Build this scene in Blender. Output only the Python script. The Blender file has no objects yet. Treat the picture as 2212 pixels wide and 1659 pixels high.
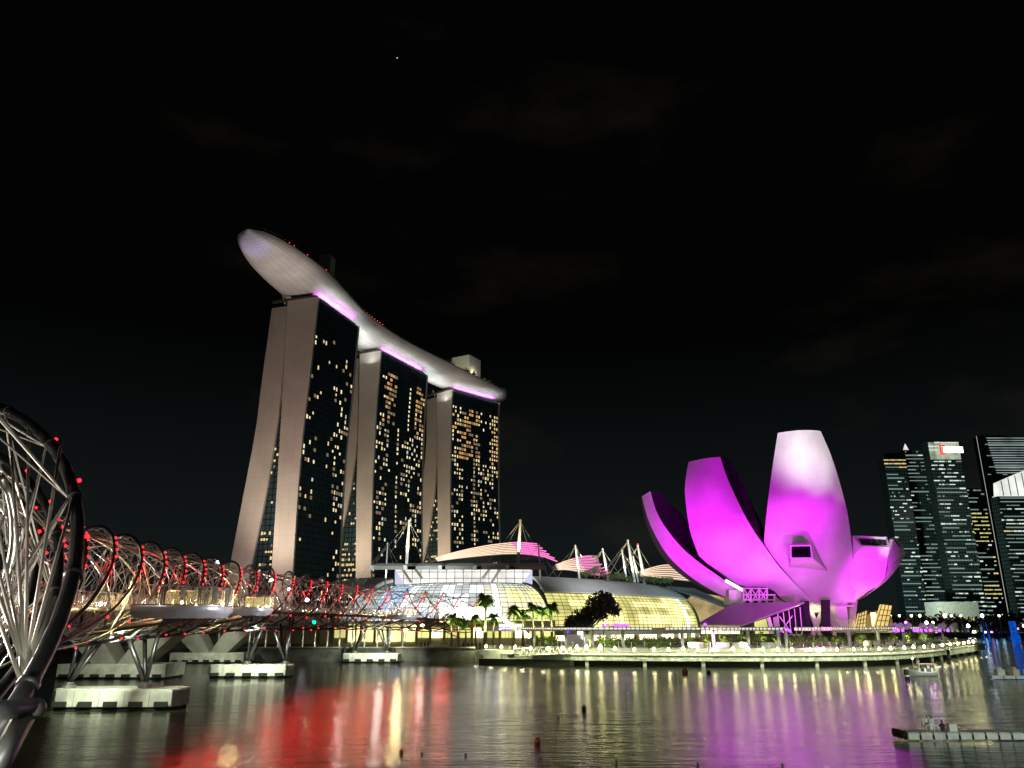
import bpy, math, random
from mathutils import Vector, Matrix
random.seed(11)
S = bpy.context.scene
COL = S.collection
V = Vector

# ------------------------------------------------------------------ camera
PITCH, FOC, CAMH = math.radians(17.2), 1681.0, 8.5
cam_d = bpy.data.cameras.new('camera')
cam_d.sensor_width = 36; cam_d.lens = FOC / 2212 * 36
cam_d.clip_start = 0.1; cam_d.clip_end = 9000
cam = bpy.data.objects.new('camera', cam_d); COL.objects.link(cam)
cam.location = (0, 0, CAMH); cam.rotation_euler = (math.radians(90) + PITCH, 0, 0)
S.camera = cam
S.view_settings.view_transform = 'Standard'; S.view_settings.look = 'None'
S.view_settings.exposure = 0.2; S.view_settings.gamma = 1
S.render.engine = 'CYCLES'
S.cycles.use_denoising = True
S.cycles.max_bounces = 6; S.cycles.transparent_max_bounces = 12
S.cycles.caustics_reflective = False; S.cycles.caustics_refractive = False
S.cycles.sample_clamp_indirect = 5.0

# ------------------------------------------------------------------ night sky
W = bpy.data.worlds.new('World'); S.world = W; W.use_nodes = True
nt = W.node_tree; N = nt.nodes; LK = nt.links
bg = N['Background']
tc = N.new('ShaderNodeTexCoord')
mp = N.new('ShaderNodeMapping'); mp.inputs['Scale'].default_value = (1.0, 1.0, 2.6); mp.inputs['Location'].default_value = (0.62, 0.1, 0.0)
LK.new(tc.outputs['Generated'], mp.inputs['Vector'])
nz = N.new('ShaderNodeTexNoise'); nz.inputs['Scale'].default_value = 3.1; nz.inputs['Detail'].default_value = 5; nz.inputs['Roughness'].default_value = 0.55
LK.new(mp.outputs['Vector'], nz.inputs['Vector'])
rp = N.new('ShaderNodeValToRGB')
rp.color_ramp.elements[0].position = 0.54; rp.color_ramp.elements[0].color = (0.0006, 0.0007, 0.0007, 1)
rp.color_ramp.elements[1].position = 0.78; rp.color_ramp.elements[1].color = (0.0062, 0.005, 0.0032, 1)
LK.new(nz.outputs['Fac'], rp.inputs['Fac'])
sx = N.new('ShaderNodeSeparateXYZ'); LK.new(tc.outputs['Generated'], sx.inputs[0])
hr = N.new('ShaderNodeValToRGB')                       # faint city glow low on the horizon
hr.color_ramp.elements[0].position = 0.0; hr.color_ramp.elements[0].color = (0.0060, 0.0085, 0.0085, 1)
hr.color_ramp.elements[1].position = 0.34; hr.color_ramp.elements[1].color = (0, 0, 0, 1)
LK.new(sx.outputs['Z'], hr.inputs['Fac'])
ad = N.new('ShaderNodeMixRGB'); ad.blend_type = 'ADD'; ad.inputs[0].default_value = 1
LK.new(rp.outputs['Color'], ad.inputs[1]); LK.new(hr.outputs['Color'], ad.inputs[2])
LK.new(ad.outputs['Color'], bg.inputs['Color']); bg.inputs['Strength'].default_value = 1.0

# ------------------------------------------------------------------ pixel <-> world
def ray(px, py):
    u = (px - 1106) / FOC; v = (829.5 - py) / FOC
    return V((u, math.cos(PITCH) - v * math.sin(PITCH), math.sin(PITCH) + v * math.cos(PITCH)))
CAM = V((0, 0, CAMH))
def at(px, py, Y):
    d = ray(px, py); return CAM + d * (Y / d.y)
def atz(px, py, z):
    d = ray(px, py); return CAM + d * ((z - CAMH) / d.z)
def atplane(px, py, p, n):
    d = ray(px, py); return CAM + d * (n.dot(p - CAM) / n.dot(d))
def projx(p):
    f = p.y * math.cos(PITCH) + (p.z - CAMH) * math.sin(PITCH); return 1106 + FOC * p.x / f

# ------------------------------------------------------------------ materials
def mat(name, color, rough=0.6, metal=0.0, var=0.0, scale=3.0, spec=0.5, bump=0.0, trans=0.0, alpha=1.0):
    m = bpy.data.materials.new(name); m.use_nodes = True
    n = m.node_tree.nodes; l = m.node_tree.links; b = n['Principled BSDF']
    b.inputs['Base Color'].default_value = (*color, 1); b.inputs['Roughness'].default_value = rough
    b.inputs['Metallic'].default_value = metal; b.inputs['Specular IOR Level'].default_value = spec
    b.inputs['Transmission Weight'].default_value = trans; b.inputs['Alpha'].default_value = alpha
    if var or bump:
        t = n.new('ShaderNodeTexCoord'); z = n.new('ShaderNodeTexNoise')
        z.inputs['Scale'].default_value = scale; z.inputs['Detail'].default_value = 6
        l.new(t.outputs['Object'], z.inputs['Vector'])
        if var:
            r = n.new('ShaderNodeValToRGB')
            r.color_ramp.elements[0].position = 0.3; r.color_ramp.elements[1].position = 0.72
            r.color_ramp.elements[0].color = (*[c * (1 - var) for c in color], 1)
            r.color_ramp.elements[1].color = (*[min(1, c * (1 + var)) for c in color], 1)
            l.new(z.outputs['Fac'], r.inputs['Fac']); l.new(r.outputs['Color'], b.inputs['Base Color'])
        if bump:
            u = n.new('ShaderNodeBump'); u.inputs['Strength'].default_value = bump
            l.new(z.outputs['Fac'], u.inputs['Height']); l.new(u.outputs['Normal'], b.inputs['Normal'])
    return m
def glow(name, color, strength, sample=False, var=0.0, scale=0.5):
    m = bpy.data.materials.new(name); m.use_nodes = True
    n = m.node_tree.nodes; l = m.node_tree.links; n.clear()
    o = n.new('ShaderNodeOutputMaterial'); e = n.new('ShaderNodeEmission')
    e.inputs['Color'].default_value = (*color, 1); e.inputs['Strength'].default_value = strength
    l.new(e.outputs[0], o.inputs[0])
    if var:
        t = n.new('ShaderNodeTexCoord'); z = n.new('ShaderNodeTexNoise'); z.inputs['Scale'].default_value = scale; z.inputs['Detail'].default_value = 4
        l.new(t.outputs['Object'], z.inputs['Vector'])
        mr = n.new('ShaderNodeMapRange'); mr.inputs['From Min'].default_value = 0.3; mr.inputs['From Max'].default_value = 0.7
        mr.inputs['To Min'].default_value = strength * (1 - var); mr.inputs['To Max'].default_value = strength * (1 + var)
        l.new(z.outputs['Fac'], mr.inputs['Value']); l.new(mr.outputs[0], e.inputs['Strength'])
    m.cycles.emission_sampling = 'FRONT' if sample else 'NONE'
    return m
def lined(name, color, dark, bw, bh, mortar, rough=0.5, metal=0.0, coord='UV', spec=0.5, grime=0.09, gamt=0.14):
    """panel surface: brick texture gives fine joint lines"""
    m = bpy.data.materials.new(name); m.use_nodes = True
    n = m.node_tree.nodes; l = m.node_tree.links; b = n['Principled BSDF']
    t = n.new('ShaderNodeTexCoord'); k = n.new('ShaderNodeTexBrick')
    k.offset = 0.0; k.inputs['Scale'].default_value = 1.0
    k.inputs['Brick Width'].default_value = bw; k.inputs['Row Height'].default_value = bh
    k.inputs['Mortar Size'].default_value = mortar
    k.inputs['Color1'].default_value = (*color, 1); k.inputs['Color2'].default_value = (*[c * 0.95 for c in color], 1)
    k.inputs['Mortar'].default_value = (*dark, 1)
    l.new(t.outputs[coord], k.inputs['Vector'])
    z = n.new('ShaderNodeTexNoise'); z.inputs['Scale'].default_value = grime; z.inputs['Detail'].default_value = 5; l.new(t.outputs['Object'], z.inputs['Vector'])
    r = n.new('ShaderNodeMapRange'); r.inputs['From Min'].default_value = 0.3; r.inputs['From Max'].default_value = 0.7; r.inputs['To Min'].default_value = 1 - gamt; r.inputs['To Max'].default_value = 1 + gamt * .4
    x = n.new('ShaderNodeMixRGB'); x.blend_type = 'MULTIPLY'; x.inputs[0].default_value = 1
    l.new(z.outputs['Fac'], r.inputs['Value']); l.new(k.outputs['Color'], x.inputs[1]); l.new(r.outputs[0], x.inputs[2]); l.new(x.outputs['Color'], b.inputs['Base Color'])
    b.inputs['Roughness'].default_value = rough; b.inputs['Metallic'].default_value = metal
    b.inputs['Specular IOR Level'].default_value = spec
    return m

M = dict(
 steel=mat('brushed_steel', (0.42, 0.40, 0.37), 0.34, 0.85, 0.15, 2),
 tube=mat('dark_steel_tube', (0.13, 0.13, 0.135), 0.40, 0.8, 0.2, 1.5),
 rod=mat('steel_rod', (0.70, 0.64, 0.58), 0.42, 0.6),
 deck=mat('dark_deck', (0.06, 0.055, 0.05), 0.7, 0, 0.3, 1),
 capcon=mat('pale_pile_concrete', (0.60, 0.62, 0.52), 0.75, 0, 0.26, 0.8, bump=0.08),
 joint=mat('dark_joint', (0.2, 0.21, 0.17), 0.9),  # dark panel joints on the pile caps
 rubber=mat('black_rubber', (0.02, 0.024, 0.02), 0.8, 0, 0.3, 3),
 concrete=mat('grey_concrete', (0.34, 0.34, 0.28), 0.85, 0, 0.25, 0.4, bump=0.1),
 seawall=mat('dark_seawall', (0.13, 0.135, 0.115), 0.9, 0, 0.6, 0.35, bump=0.3),
 wallwhite=lined('pale_cladding', (0.56, 0.495, 0.44), (0.44, 0.39, 0.34), 5.0, 6.9, 0.10, 0.7, grime=0.05),
 towerglass=lined('tower_glass', (0.030, 0.055, 0.065), (0.006, 0.010, 0.013), 3.1, 3.45, 0.28, 0.25),
 hull=lined('hull_panel', (0.62, 0.60, 0.58), (0.34, 0.33, 0.33), 3.0, 2.2, 0.09, 0.45, 0.0),
 white=mat('white_paint', (0.74, 0.74, 0.70), 0.5, 0, 0.06, 0.5),
 skin=lined('white_composite_skin', (0.78, 0.77, 0.76), (0.68, 0.67, 0.66), 2.8, 2.8, 0.05, 0.45, grime=0.12, gamt=0.18),
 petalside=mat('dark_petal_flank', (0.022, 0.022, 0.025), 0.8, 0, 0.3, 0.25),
 black=mat('black_glass', (0.004, 0.004, 0.005), 0.12),
 greenglass=lined('green_glass', (0.06, 0.10, 0.07), (0.02, 0.02, 0.02), 1.6, 1.6, 0.14, 0.2),
 mullion=mat('dark_mullion', (0.10, 0.095, 0.075), 0.5, 0.4),
 roofgrey=lined('grey_roof_metal', (0.44, 0.44, 0.42), (0.32, 0.32, 0.31), 5, 1.3, 0.10, 0.55, 0.0),
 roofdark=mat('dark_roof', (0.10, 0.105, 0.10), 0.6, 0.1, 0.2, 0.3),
 cream=mat('cream_panel', (0.55, 0.50, 0.36), 0.7, 0, 0.15, 0.4),
 trunk=mat('palm_trunk', (0.34, 0.31, 0.22), 0.85, 0, 0.35, 2),
 bark=mat('bark', (0.10, 0.085, 0.065), 0.9, 0, 0.3, 4),
 palm=mat('palm_leaf', (0.13, 0.22, 0.035), 0.55, 0, 0.35, 1.2),
 leaf=mat('shrub_leaf', (0.11, 0.17, 0.035), 0.6, 0, 0.5, 0.7),
 darkleaf=mat('dark_tree_leaf', (0.055, 0.048, 0.034), 0.65, 0, 0.4, 0.5),
 land=mat('paving', (0.22, 0.21, 0.17), 0.8, 0, 0.3, 0.2),
 prom=mat('promenade_concrete', (0.66, 0.69, 0.62), 0.7, 0, 0.15, 0.6),
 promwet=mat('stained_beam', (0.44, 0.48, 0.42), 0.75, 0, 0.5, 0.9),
 glassrail=mat('rail_glass', (0.62, 0.72, 0.62), 0.08, 0, spec=0.8, alpha=0.18),
 podglass=mat('pod_glass', (0.75, 0.72, 0.5), 0.08, 0, spec=0.9, alpha=0.22),
 cbd=lined('office_glass', (0.03, 0.05, 0.048), (0.004, 0.006, 0.006), 3.2, 4.0, 0.5, 0.3),
 cbdlight=lined('office_glass_paler', (0.05, 0.08, 0.075), (0.006, 0.008, 0.008), 3.2, 4.0, 0.5, 0.35),
 cloth=mat('dark_clothing', (0.030, 0.028, 0.030), 0.85, 0, 0.4, 6),
 cloth2=mat('pale_clothing', (0.42, 0.40, 0.36), 0.85, 0, 0.2, 6),
 hair=mat('black_hair', (0.012, 0.010, 0.009), 0.6),
 orange=mat('orange_plastic', (0.75, 0.20, 0.10), 0.45),
 redbrown=mat('faded_red_plastic', (0.28, 0.09, 0.05), 0.5),
 floatgrey=mat('float_plastic', (0.66, 0.72, 0.64), 0.6, 0, 0.2, 1.5),
 trees=mat('far_tree_leaf', (0.03, 0.042, 0.018), 0.8, 0, 0.5, 0.2),
 # lit things
 led=glow('red_led', (1.0, 0.012, 0.02), 5.0, True),
 ledcore=glow('red_led_small', (1.0, 0.05, 0.04), 4.0, True),
 green=glow('green_signal', (0.0, 1.0, 0.55), 5.0),
 warm=glow('warm_window', (1.0, 0.74, 0.34), 0.85),
 pale=glow('pale_window', (1.0, 0.84, 0.50), 0.95),
 cool=glow('cool_window', (0.9, 0.9, 0.75), 0.6),
 dim=glow('dim_window', (0.8, 0.62, 0.36), 0.22),
 amber=glow('amber_window', (1.0, 0.52, 0.18), 0.55),
 officewhite=glow('office_light_white', (0.82, 0.97, 0.84), 0.85),
 officedim=glow('office_light_dim', (0.60, 0.84, 0.76), 0.28),
 officewarm=glow('office_light_warm', (1.0, 0.78, 0.34), 0.7),
 officeyellow=glow('office_light_yellow', (0.92, 0.93, 0.36), 0.6),
 lamp=glow('lamp_globe', (1.0, 0.90, 0.40), 18.0, True),
 lampwhite=glow('street_lamp_globe', (0.92, 0.95, 1.0), 14.0, True),
 string=glow('globe_warm', (1.0, 0.88, 0.42), 8.0, True),
 gwhite=glow('mall_glass_white', (0.90, 0.94, 1.0), 1.5, True, 0.22, 0.16),
 gblue=glow('mall_glass_blue', (0.48, 0.70, 1.0), 1.1, True, 0.2, 0.1),
 ggrey=glow('mall_glass_grey', (0.80, 0.86, 0.84), 0.8, True, 0.25, 0.12),
 gyell=glow('mall_glass_yellow', (1.0, 0.91, 0.36), 1.5, True, 0.35, 0.2),
 gcream=glow('mall_glass_cream', (0.96, 0.94, 0.68), 0.95, True, 0.3, 0.15),
 gtan=glow('mall_glass_tan', (0.93, 0.86, 0.28), 0.85, True, 0.4, 0.1),
 ggreen=glow('mall_glass_green', (0.46, 0.56, 0.16), 0.28, True, 0.4, 0.2),
 screen=glow('white_screen', (1.0, 0.99, 0.90), 4.0, True),
 shop=glow('shopfront', (1.0, 0.88, 0.50), 3.2, True, 0.6, 0.25),
 blush=glow('roof_strip_blush', (1.0, 0.72, 0.52), 1.35, True),
 rose=glow('roof_strip_rose', (1.0, 0.20, 0.60), 1.3, True),
 violet=glow('violet_spot', (0.30, 0.05, 1.0), 4.0),
 magl=glow('magenta_strip', (0.85, 0.08, 0.95), 3.2, True),
 whitestrip=glow('white_strip', (1.0, 0.93, 0.95), 2.2),
 amberglass=glow('amber_glass', (1.0, 0.72, 0.22), 0.85, True, 0.35, 0.2),
 underglow=glow('underside_lamp', (1.0, 0.80, 0.36), 2.2, True),
 sign_red=glow('sign_red', (1.0, 0.03, 0.02), 1.8), sign_white=glow('sign_white', (1, 1, 1), 2.2),
 sign_blue=glow('sign_blue', (0.08, 0.05, 0.9), 1.5),
 crown=glow('lit_crown', (0.90, 0.93, 0.86), 0.75, False, 0.4, 0.03),
 bluejet=glow('blue_lit_water', (0.01, 0.16, 1.0), 0.34, True, 0.6, 0.8),  # light on the fountain put in as the water's own glow
 bluepale=glow('pale_blue_jet', (0.2, 0.6, 1.0), 0.5, True),
 pinklight=glow('pink_far_light', (1.0, 0.35, 0.9), 2.0),
 star=glow('star_light', (1, 1, 1), 2.0),
)

# ------------------------------------------------------------------ mesh builder
class MB:
    def __init__(s): s.v = []; s.f = []; s.m = []; s.uv = {}
    def face(s, pts, mi=0, uv=None):
        i = len(s.v); s.v += [tuple(p) for p in pts]; s.f.append(tuple(range(i, i + len(pts)))); s.m.append(mi)
        if uv: s.uv[len(s.f) - 1] = uv
    def hexa(s, p, mi=0):
        i = len(s.v); s.v += [tuple(q) for q in p]
        for q in ((0, 3, 2, 1), (4, 5, 6, 7), (0, 1, 5, 4), (1, 2, 6, 5), (2, 3, 7, 6), (3, 0, 4, 7)):
            s.f.append(tuple(i + k for k in q)); s.m.append(mi)
    def box(s, c, d, ang=0, mi=0):
        c = V(c); x = V((math.cos(ang), math.sin(ang), 0)) * d[0] / 2; y = V((-math.sin(ang), math.cos(ang), 0)) * d[1] / 2; z = V((0, 0, d[2] / 2))
        s.hexa([c - x - y - z, c + x - y - z, c + x + y - z, c - x + y - z, c - x - y + z, c + x - y + z, c + x + y + z, c - x + y + z], mi)
    def tube(s, pts, r, n=8, mi=0):
        pts = [V(p) for p in pts]; k = len(pts)
        rr = r if isinstance(r, (list, tuple)) else [r] * k
        i0 = len(s.v); up = None
        for j, p in enumerate(pts):
            t = (pts[min(j + 1, k - 1)] - pts[max(j - 1, 0)])
            t = t.normalized() if t.length > 1e-9 else V((0, 0, 1))
            if up is None:
                up = V((0, 0, 1)) if abs(t.z) < 0.9 else V((1, 0, 0))
            a = (up - t * up.dot(t)).normalized(); b = t.cross(a); up = a
            for q in range(n):
                w = 2 * math.pi * q / n; s.v.append(tuple(p + (a * math.cos(w) + b * math.sin(w)) * rr[j]))
        for j in range(k - 1):
            for q in range(n):
                a = i0 + j * n + q; b = i0 + j * n + (q + 1) % n
                s.f.append((a, b, b + n, a + n)); s.m.append(mi)
        s.f.append(tuple(i0 + q for q in range(n))[::-1]); s.m.append(mi)
        s.f.append(tuple(i0 + (k - 1) * n + q for q in range(n))); s.m.append(mi)
    def rod(s, a, b, r, n=5, mi=0): s.tube([a, b], r, n, mi)
    def grid(s, rows, mi=0, uvs=1.0, mif=None, uvscale=None):
        i0 = len(s.v); nu = len(rows[0])
        for r in rows: s.v += [tuple(p) for p in r]
        for j in range(len(rows) - 1):
            for i in range(nu - 1):
                a = i0 + j * nu + i
                s.f.append((a, a + 1, a + nu + 1, a + nu)); s.m.append(mif(i, j) if mif else mi)
                if uvscale:
                    us, vs = uvscale
                    s.uv[len(s.f) - 1] = [(i * us, j * vs), ((i + 1) * us, j * vs), ((i + 1) * us, (j + 1) * vs), (i * us, (j + 1) * vs)]
    def prism(s, poly, z0, z1, mi=0):
        n = len(poly); i = len(s.v)
        s.v += [(p[0], p[1], z0) for p in poly] + [(p[0], p[1], z1) for p in poly]
        s.f.append(tuple(i + k for k in range(n))[::-1]); s.m.append(mi)
        s.f.append(tuple(i + n + k for k in range(n))); s.m.append(mi)
        for k in range(n):
            a, b = k, (k + 1) % n
            s.f.append((i + a, i + b, i + n + b, i + n + a)); s.m.append(mi)
    def lathe(s, prof, c=(0, 0, 0), n=12, mi=0):
        i0 = len(s.v)
        for r, z in prof:
            for q in range(n):
                w = 2 * math.pi * q / n; s.v.append((c[0] + r * math.cos(w), c[1] + r * math.sin(w), c[2] + z))
        for j in range(len(prof) - 1):
            for q in range(n):
                a = i0 + j * n + q; b = i0 + j * n + (q + 1) % n
                s.f.append((a, b, b + n, a + n)); s.m.append(mi)
        s.f.append(tuple(i0 + q for q in range(n))[::-1]); s.m.append(mi)
        s.f.append(tuple(i0 + (len(prof) - 1) * n + q for q in range(n))); s.m.append(mi)
    def ball(s, c, r, n=8, m=6, sz=1.0, mi=0):
        s.lathe([(max(1e-3, r * math.sin(math.pi * k / m)), -r * sz * math.cos(math.pi * k / m)) for k in range(m + 1)], c, n, mi)
    def leaves(s, c, rad, n, size, mi=0, shell=0.55):
        c = V(c)
        for _ in range(n):
            d = V((random.gauss(0, 1), random.gauss(0, 1), random.gauss(0, 1))).normalized()
            k = shell + (1 - shell) * random.random() if random.random() < 0.75 else random.random() * shell
            p = c + V((d.x * rad[0], d.y * rad[1], d.z * rad[2])) * k
            a = V((random.gauss(0, 1), random.gauss(0, 1), random.gauss(0, 1))).normalized()
            b = a.cross(V((random.gauss(0, 1), random.gauss(0, 1), random.gauss(0, 1)))).normalized()
            z = size * random.uniform(0.6, 1.3)
            s.face([p - a * z, p - b * z * 0.5, p + a * z, p + b * z * 0.5], mi)
    def build(s, name, m, parent=None, smooth=False, local=False):
        me = bpy.data.meshes.new(name); me.from_pydata(s.v, [], s.f)
        for q in (m if isinstance(m, (list, tuple)) else [m]): me.materials.append(M[q] if isinstance(q, str) else q)
        if any(s.m): me.polygons.foreach_set('material_index', s.m)
        if s.uv:
            ul = me.uv_layers.new(name='UVMap')
            for fi, uv in s.uv.items():
                for li, t in zip(me.polygons[fi].loop_indices, uv): ul.data[li].uv = t
        if smooth: me.polygons.foreach_set('use_smooth', [True] * len(me.polygons))
        me.update()
        o = bpy.data.objects.new(name, me); COL.objects.link(o)
        if parent is not None:
            o.parent = parent
            if not local: o.matrix_parent_inverse = world_of(parent).inverted()
        return o
def world_of(o):
    m = Matrix.LocRotScale(o.location, o.rotation_euler, o.scale)
    return world_of(o.parent) @ o.matrix_parent_inverse @ m if o.parent else m
def tag(o, label, cat, group=None):
    o['label'] = label; o['category'] = cat
    if group: o['group'] = group
    return o
def thing(name, label, cat, loc=(0, 0, 0), group=None, rz=0):
    o = bpy.data.objects.new(name, None); COL.objects.link(o); o.location = loc; o.rotation_euler = (0, 0, rz)
    o.empty_display_size = 0.1
    return tag(o, label, cat, group)
def kids(o): return [c for c in COL.objects if c.parent == o]
def dup(o, loc=None, rz=None, label=None, sc=None, parent=None):
    c = o.copy(); COL.objects.link(c)
    if parent is not None: c.parent = parent
    if loc is not None: c.location = loc
    if rz is not None: c.rotation_euler = (0, 0, rz)
    if sc is not None: c.scale = (sc, sc, sc) if not isinstance(sc, tuple) else sc
    if label: c['label'] = label
    for k in kids(o): dup(k, parent=c)
    return c
def struct(name, mb, m, smooth=False):
    o = mb.build(name, m, None, smooth); o['kind'] = 'structure'; return o
def light(kind, name, loc, power, color, target=None, angle=60, blend=0.6, size=0.3, size_y=None):
    d = bpy.data.lights.new(name, kind); d.energy = power; d.color = color
    if kind == 'SPOT': d.spot_size = math.radians(angle); d.spot_blend = blend; d.shadow_soft_size = size
    elif kind == 'AREA':
        d.shape = 'RECTANGLE'; d.size = size; d.size_y = size_y or size
    else: d.shadow_soft_size = size
    o = bpy.data.objects.new(name, d); COL.objects.link(o); o.location = loc
    if target is not None: o.rotation_euler = (V(target) - V(loc)).to_track_quat('-Z', 'Y').to_euler()
    return o
def uplight(name, loc, power, color, angle=125, size=.3):
    return light('SPOT', name, loc, power, color, V(loc) + V((0, 0.001, 5)), angle, .5, size)
def strip_light(name, c, along, up, L, wd, power, color):
    d = bpy.data.lights.new(name, 'AREA'); d.energy = power; d.color = color; d.shape = 'RECTANGLE'; d.size = L; d.size_y = wd
    o = bpy.data.objects.new(name, d); COL.objects.link(o); z = -V(up).normalized(); x = (V(along) - z * V(along).dot(z)).normalized(); y = z.cross(x)
    o.matrix_world = Matrix(((x.x, y.x, z.x, c.x), (x.y, y.y, z.y, c.y), (x.z, y.z, z.z, c.z), (0, 0, 0, 1))); return o
def catmull(pts, n):
    """n samples evenly by length along a Catmull-Rom curve"""
    pts = [V(p) for p in pts]; P = [pts[0] * 2 - pts[1]] + pts + [pts[-1] * 2 - pts[-2]]; out = []
    for i in range(1, len(P) - 2):
        for k in range(40):
            t = k / 40; a, b, c, d = P[i - 1], P[i], P[i + 1], P[i + 2]
            out.append(0.5 * ((2 * b) + (c - a) * t + (2 * a - 5 * b + 4 * c - d) * t * t + (3 * b - a - 3 * c + d) * t ** 3))
    out.append(pts[-1]); L = [0]
    for i in range(1, len(out)): L.append(L[-1] + (out[i] - out[i - 1]).length)
    res = []; j = 0
    for k in range(n):
        t = L[-1] * k / (n - 1)
        while j < len(L) - 2 and L[j + 1] < t: j += 1
        g = (t - L[j]) / max(1e-9, L[j + 1] - L[j]); res.append(out[j].lerp(out[j + 1], min(1, max(0, g))))
    return res
def lerpf(tab, x):
    if x <= tab[0][0]: a, b = tab[0], tab[1]
    elif x >= tab[-1][0]: a, b = tab[-2], tab[-1]
    else:
        for a, b in zip(tab, tab[1:]):
            if a[0] <= x <= b[0]: break
    t = (x - a[0]) / (b[0] - a[0]); return a[1] + (b[1] - a[1]) * t

# ================================================================== water and land
wm = bpy.data.materials.new('bay_water'); wm.use_nodes = True
n_ = wm.node_tree.nodes; l_ = wm.node_tree.links; b_ = n_['Principled BSDF']
b_.inputs['Base Color'].default_value = (0.030, 0.036, 0.016, 1); b_.inputs['Roughness'].default_value = 0.06
b_.inputs['IOR'].default_value = 2.5
t_ = n_.new('ShaderNodeTexCoord')
def wave_noise(sx_, sy_, scale, detail):
    m_ = n_.new('ShaderNodeMapping'); m_.inputs['Scale'].default_value = (sx_, sy_, 1)
    z_ = n_.new('ShaderNodeTexNoise'); z_.inputs['Scale'].default_value = scale; z_.inputs['Detail'].default_value = detail
    z_.inputs['Roughness'].default_value = 0.6
    l_.new(t_.outputs['Object'], m_.inputs['Vector']); l_.new(m_.outputs['Vector'], z_.inputs['Vector']); return z_
za = wave_noise(0.45, 1.2, 1.5, 6); zb = wave_noise(0.32, 0.75, 0.22, 3)
zc = wave_noise(0.30, 0.75, 0.75, 2)
m2 = n_.new('ShaderNodeMath'); m2.operation = 'MULTIPLY_ADD'; m2.inputs[1].default_value = 1.4
l_.new(zc.outputs['Fac'], m2.inputs[0]); l_.new(za.outputs['Fac'], m2.inputs[2])
mx = n_.new('ShaderNodeMath'); mx.operation = 'MULTIPLY_ADD'; mx.inputs[1].default_value = 2.2
l_.new(zb.outputs['Fac'], mx.inputs[0]); l_.new(m2.outputs[0], mx.inputs[2])
zd = wave_noise(1.0, 0.5, 0.022, 3); md_ = n_.new('ShaderNodeMapRange'); md_.inputs['From Min'].default_value = 0.36; md_.inputs['From Max'].default_value = 0.64; md_.inputs['To Min'].default_value = 0.10; md_.inputs['To Max'].default_value = 0.34
l_.new(zd.outputs['Fac'], md_.inputs['Value'])
bp = n_.new('ShaderNodeBump'); l_.new(md_.outputs[0], bp.inputs['Strength']); bp.inputs['Strength'].default_value = 0.36; bp.inputs['Distance'].default_value = 0.22
l_.new(mx.outputs[0], bp.inputs['Height']); l_.new(bp.outputs['Normal'], b_.inputs['Normal'])
w = MB(); w.face([(-1500, -60, 0), (2500, -60, 0), (2500, 3000, 0), (-1500, 3000, 0)])
struct('water', w, wm)

EDGE = catmull([atz(1035, 1427, 0), atz(1150, 1436, 0), V((19.6, 180.3, 0)), V((38.9, 177, 0)), V((58.6, 176.3, 0)), V((81.1, 182.3, 0)),
                V((101.8, 201, 0)), V((121, 225.9, 0)), V((146, 258, 0)), V((156, 272, 0)), V((155, 286, 0)), V((146, 296, 0))], 240)
def edge_off(i, d):
    t = (EDGE[min(i + 1, 239)] - EDGE[max(i - 1, 0)]).normalized()
    return EDGE[i] + V((-t.y, t.x, 0)) * d
def edge_px(px, d=0.0, z=2.6, last=215):
    best = min(range(last), key=lambda i: abs(projx(V((*edge_off(i, d).xy, z))) - px))
    p = edge_off(best, d); t = (EDGE[min(best + 1, 239)] - EDGE[max(best - 1, 0)]).normalized()
    return V((p.x, p.y, z)), math.atan2(t.y, t.x)

lm = MB()
poly = [(-220, 203), (-9, 203)] + [(edge_off(i, 2.5).x, edge_off(i, 2.5).y) for i in range(0, 240, 6)] + [(150, 330), (250, 700), (250, 900), (-400, 900), (-400, 203)]
lm.prism(poly, -2.0, 2.55); struct('land', lm, 'land')
fs = MB(); fs.prism([(200, 905), (1500, 600), (1500, 1500), (-400, 1500), (-400, 905)], -2, 2.2); struct('far_shore_ground', fs, 'land')

# seawall left of the promenade
sw = thing('seawall', 'dark stained concrete seawall along the water behind the bridge piers', 'wall', (-60, 202, 0))
a = MB(); a.box((-109, 202.1, 1.5), (200, 1.6, 3.1)); a.build('wall', 'seawall', sw)
a = MB(); a.box((-109, 201.9, 3.2), (200, 2.4, 0.3)); a.build('coping', 'concrete', sw)

# promenade: deck lip, stained beam, dark recess with stub piles
pr = thing('promenade', 'pale curved promenade deck edge standing on stub piles over the water', 'promenade', EDGE[90])
def ribbon(d0, d1, z0, z1, i0=0, i1=240, st=2):
    m_ = MB(); r = [[], [], [], [], []]
    for i in list(range(i0, i1, st)):
        p0, p1 = edge_off(i, d0), edge_off(i, d1)
        for k, q in enumerate(((p0.x, p0.y, z0), (p0.x, p0.y, z1), (p1.x, p1.y, z1), (p1.x, p1.y, z0), (p0.x, p0.y, z0))): r[k].append(V(q))
    m_.grid(r); return m_
ribbon(-0.6, 4.0, 2.20, 2.62).build('deck_lip', 'prom', pr)
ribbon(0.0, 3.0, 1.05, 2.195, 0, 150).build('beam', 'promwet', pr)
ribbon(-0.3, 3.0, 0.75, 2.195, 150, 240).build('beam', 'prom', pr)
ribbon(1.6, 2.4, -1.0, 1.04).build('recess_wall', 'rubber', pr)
for i in range(12, 236, 12):
    p = edge_off(i, 1.0); k = MB(); k.box((p.x, p.y, 0.5), (.7, .7, 1.1)); k.build('stub_pile', 'prom', pr)
# upper terrace kerb behind
tr = MB(); r0 = [[], [], []]
for i in range(10, 232, 2):
    p = edge_off(i, 10); q = edge_off(i, 34)
    r0[0].append(V((p.x, p.y, 2.5))); r0[1].append(V((p.x, p.y, 3.5))); r0[2].append(V((q.x, q.y, 3.6)))
tr.grid(r0); struct('terrace_pavement', tr, 'prom')

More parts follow.
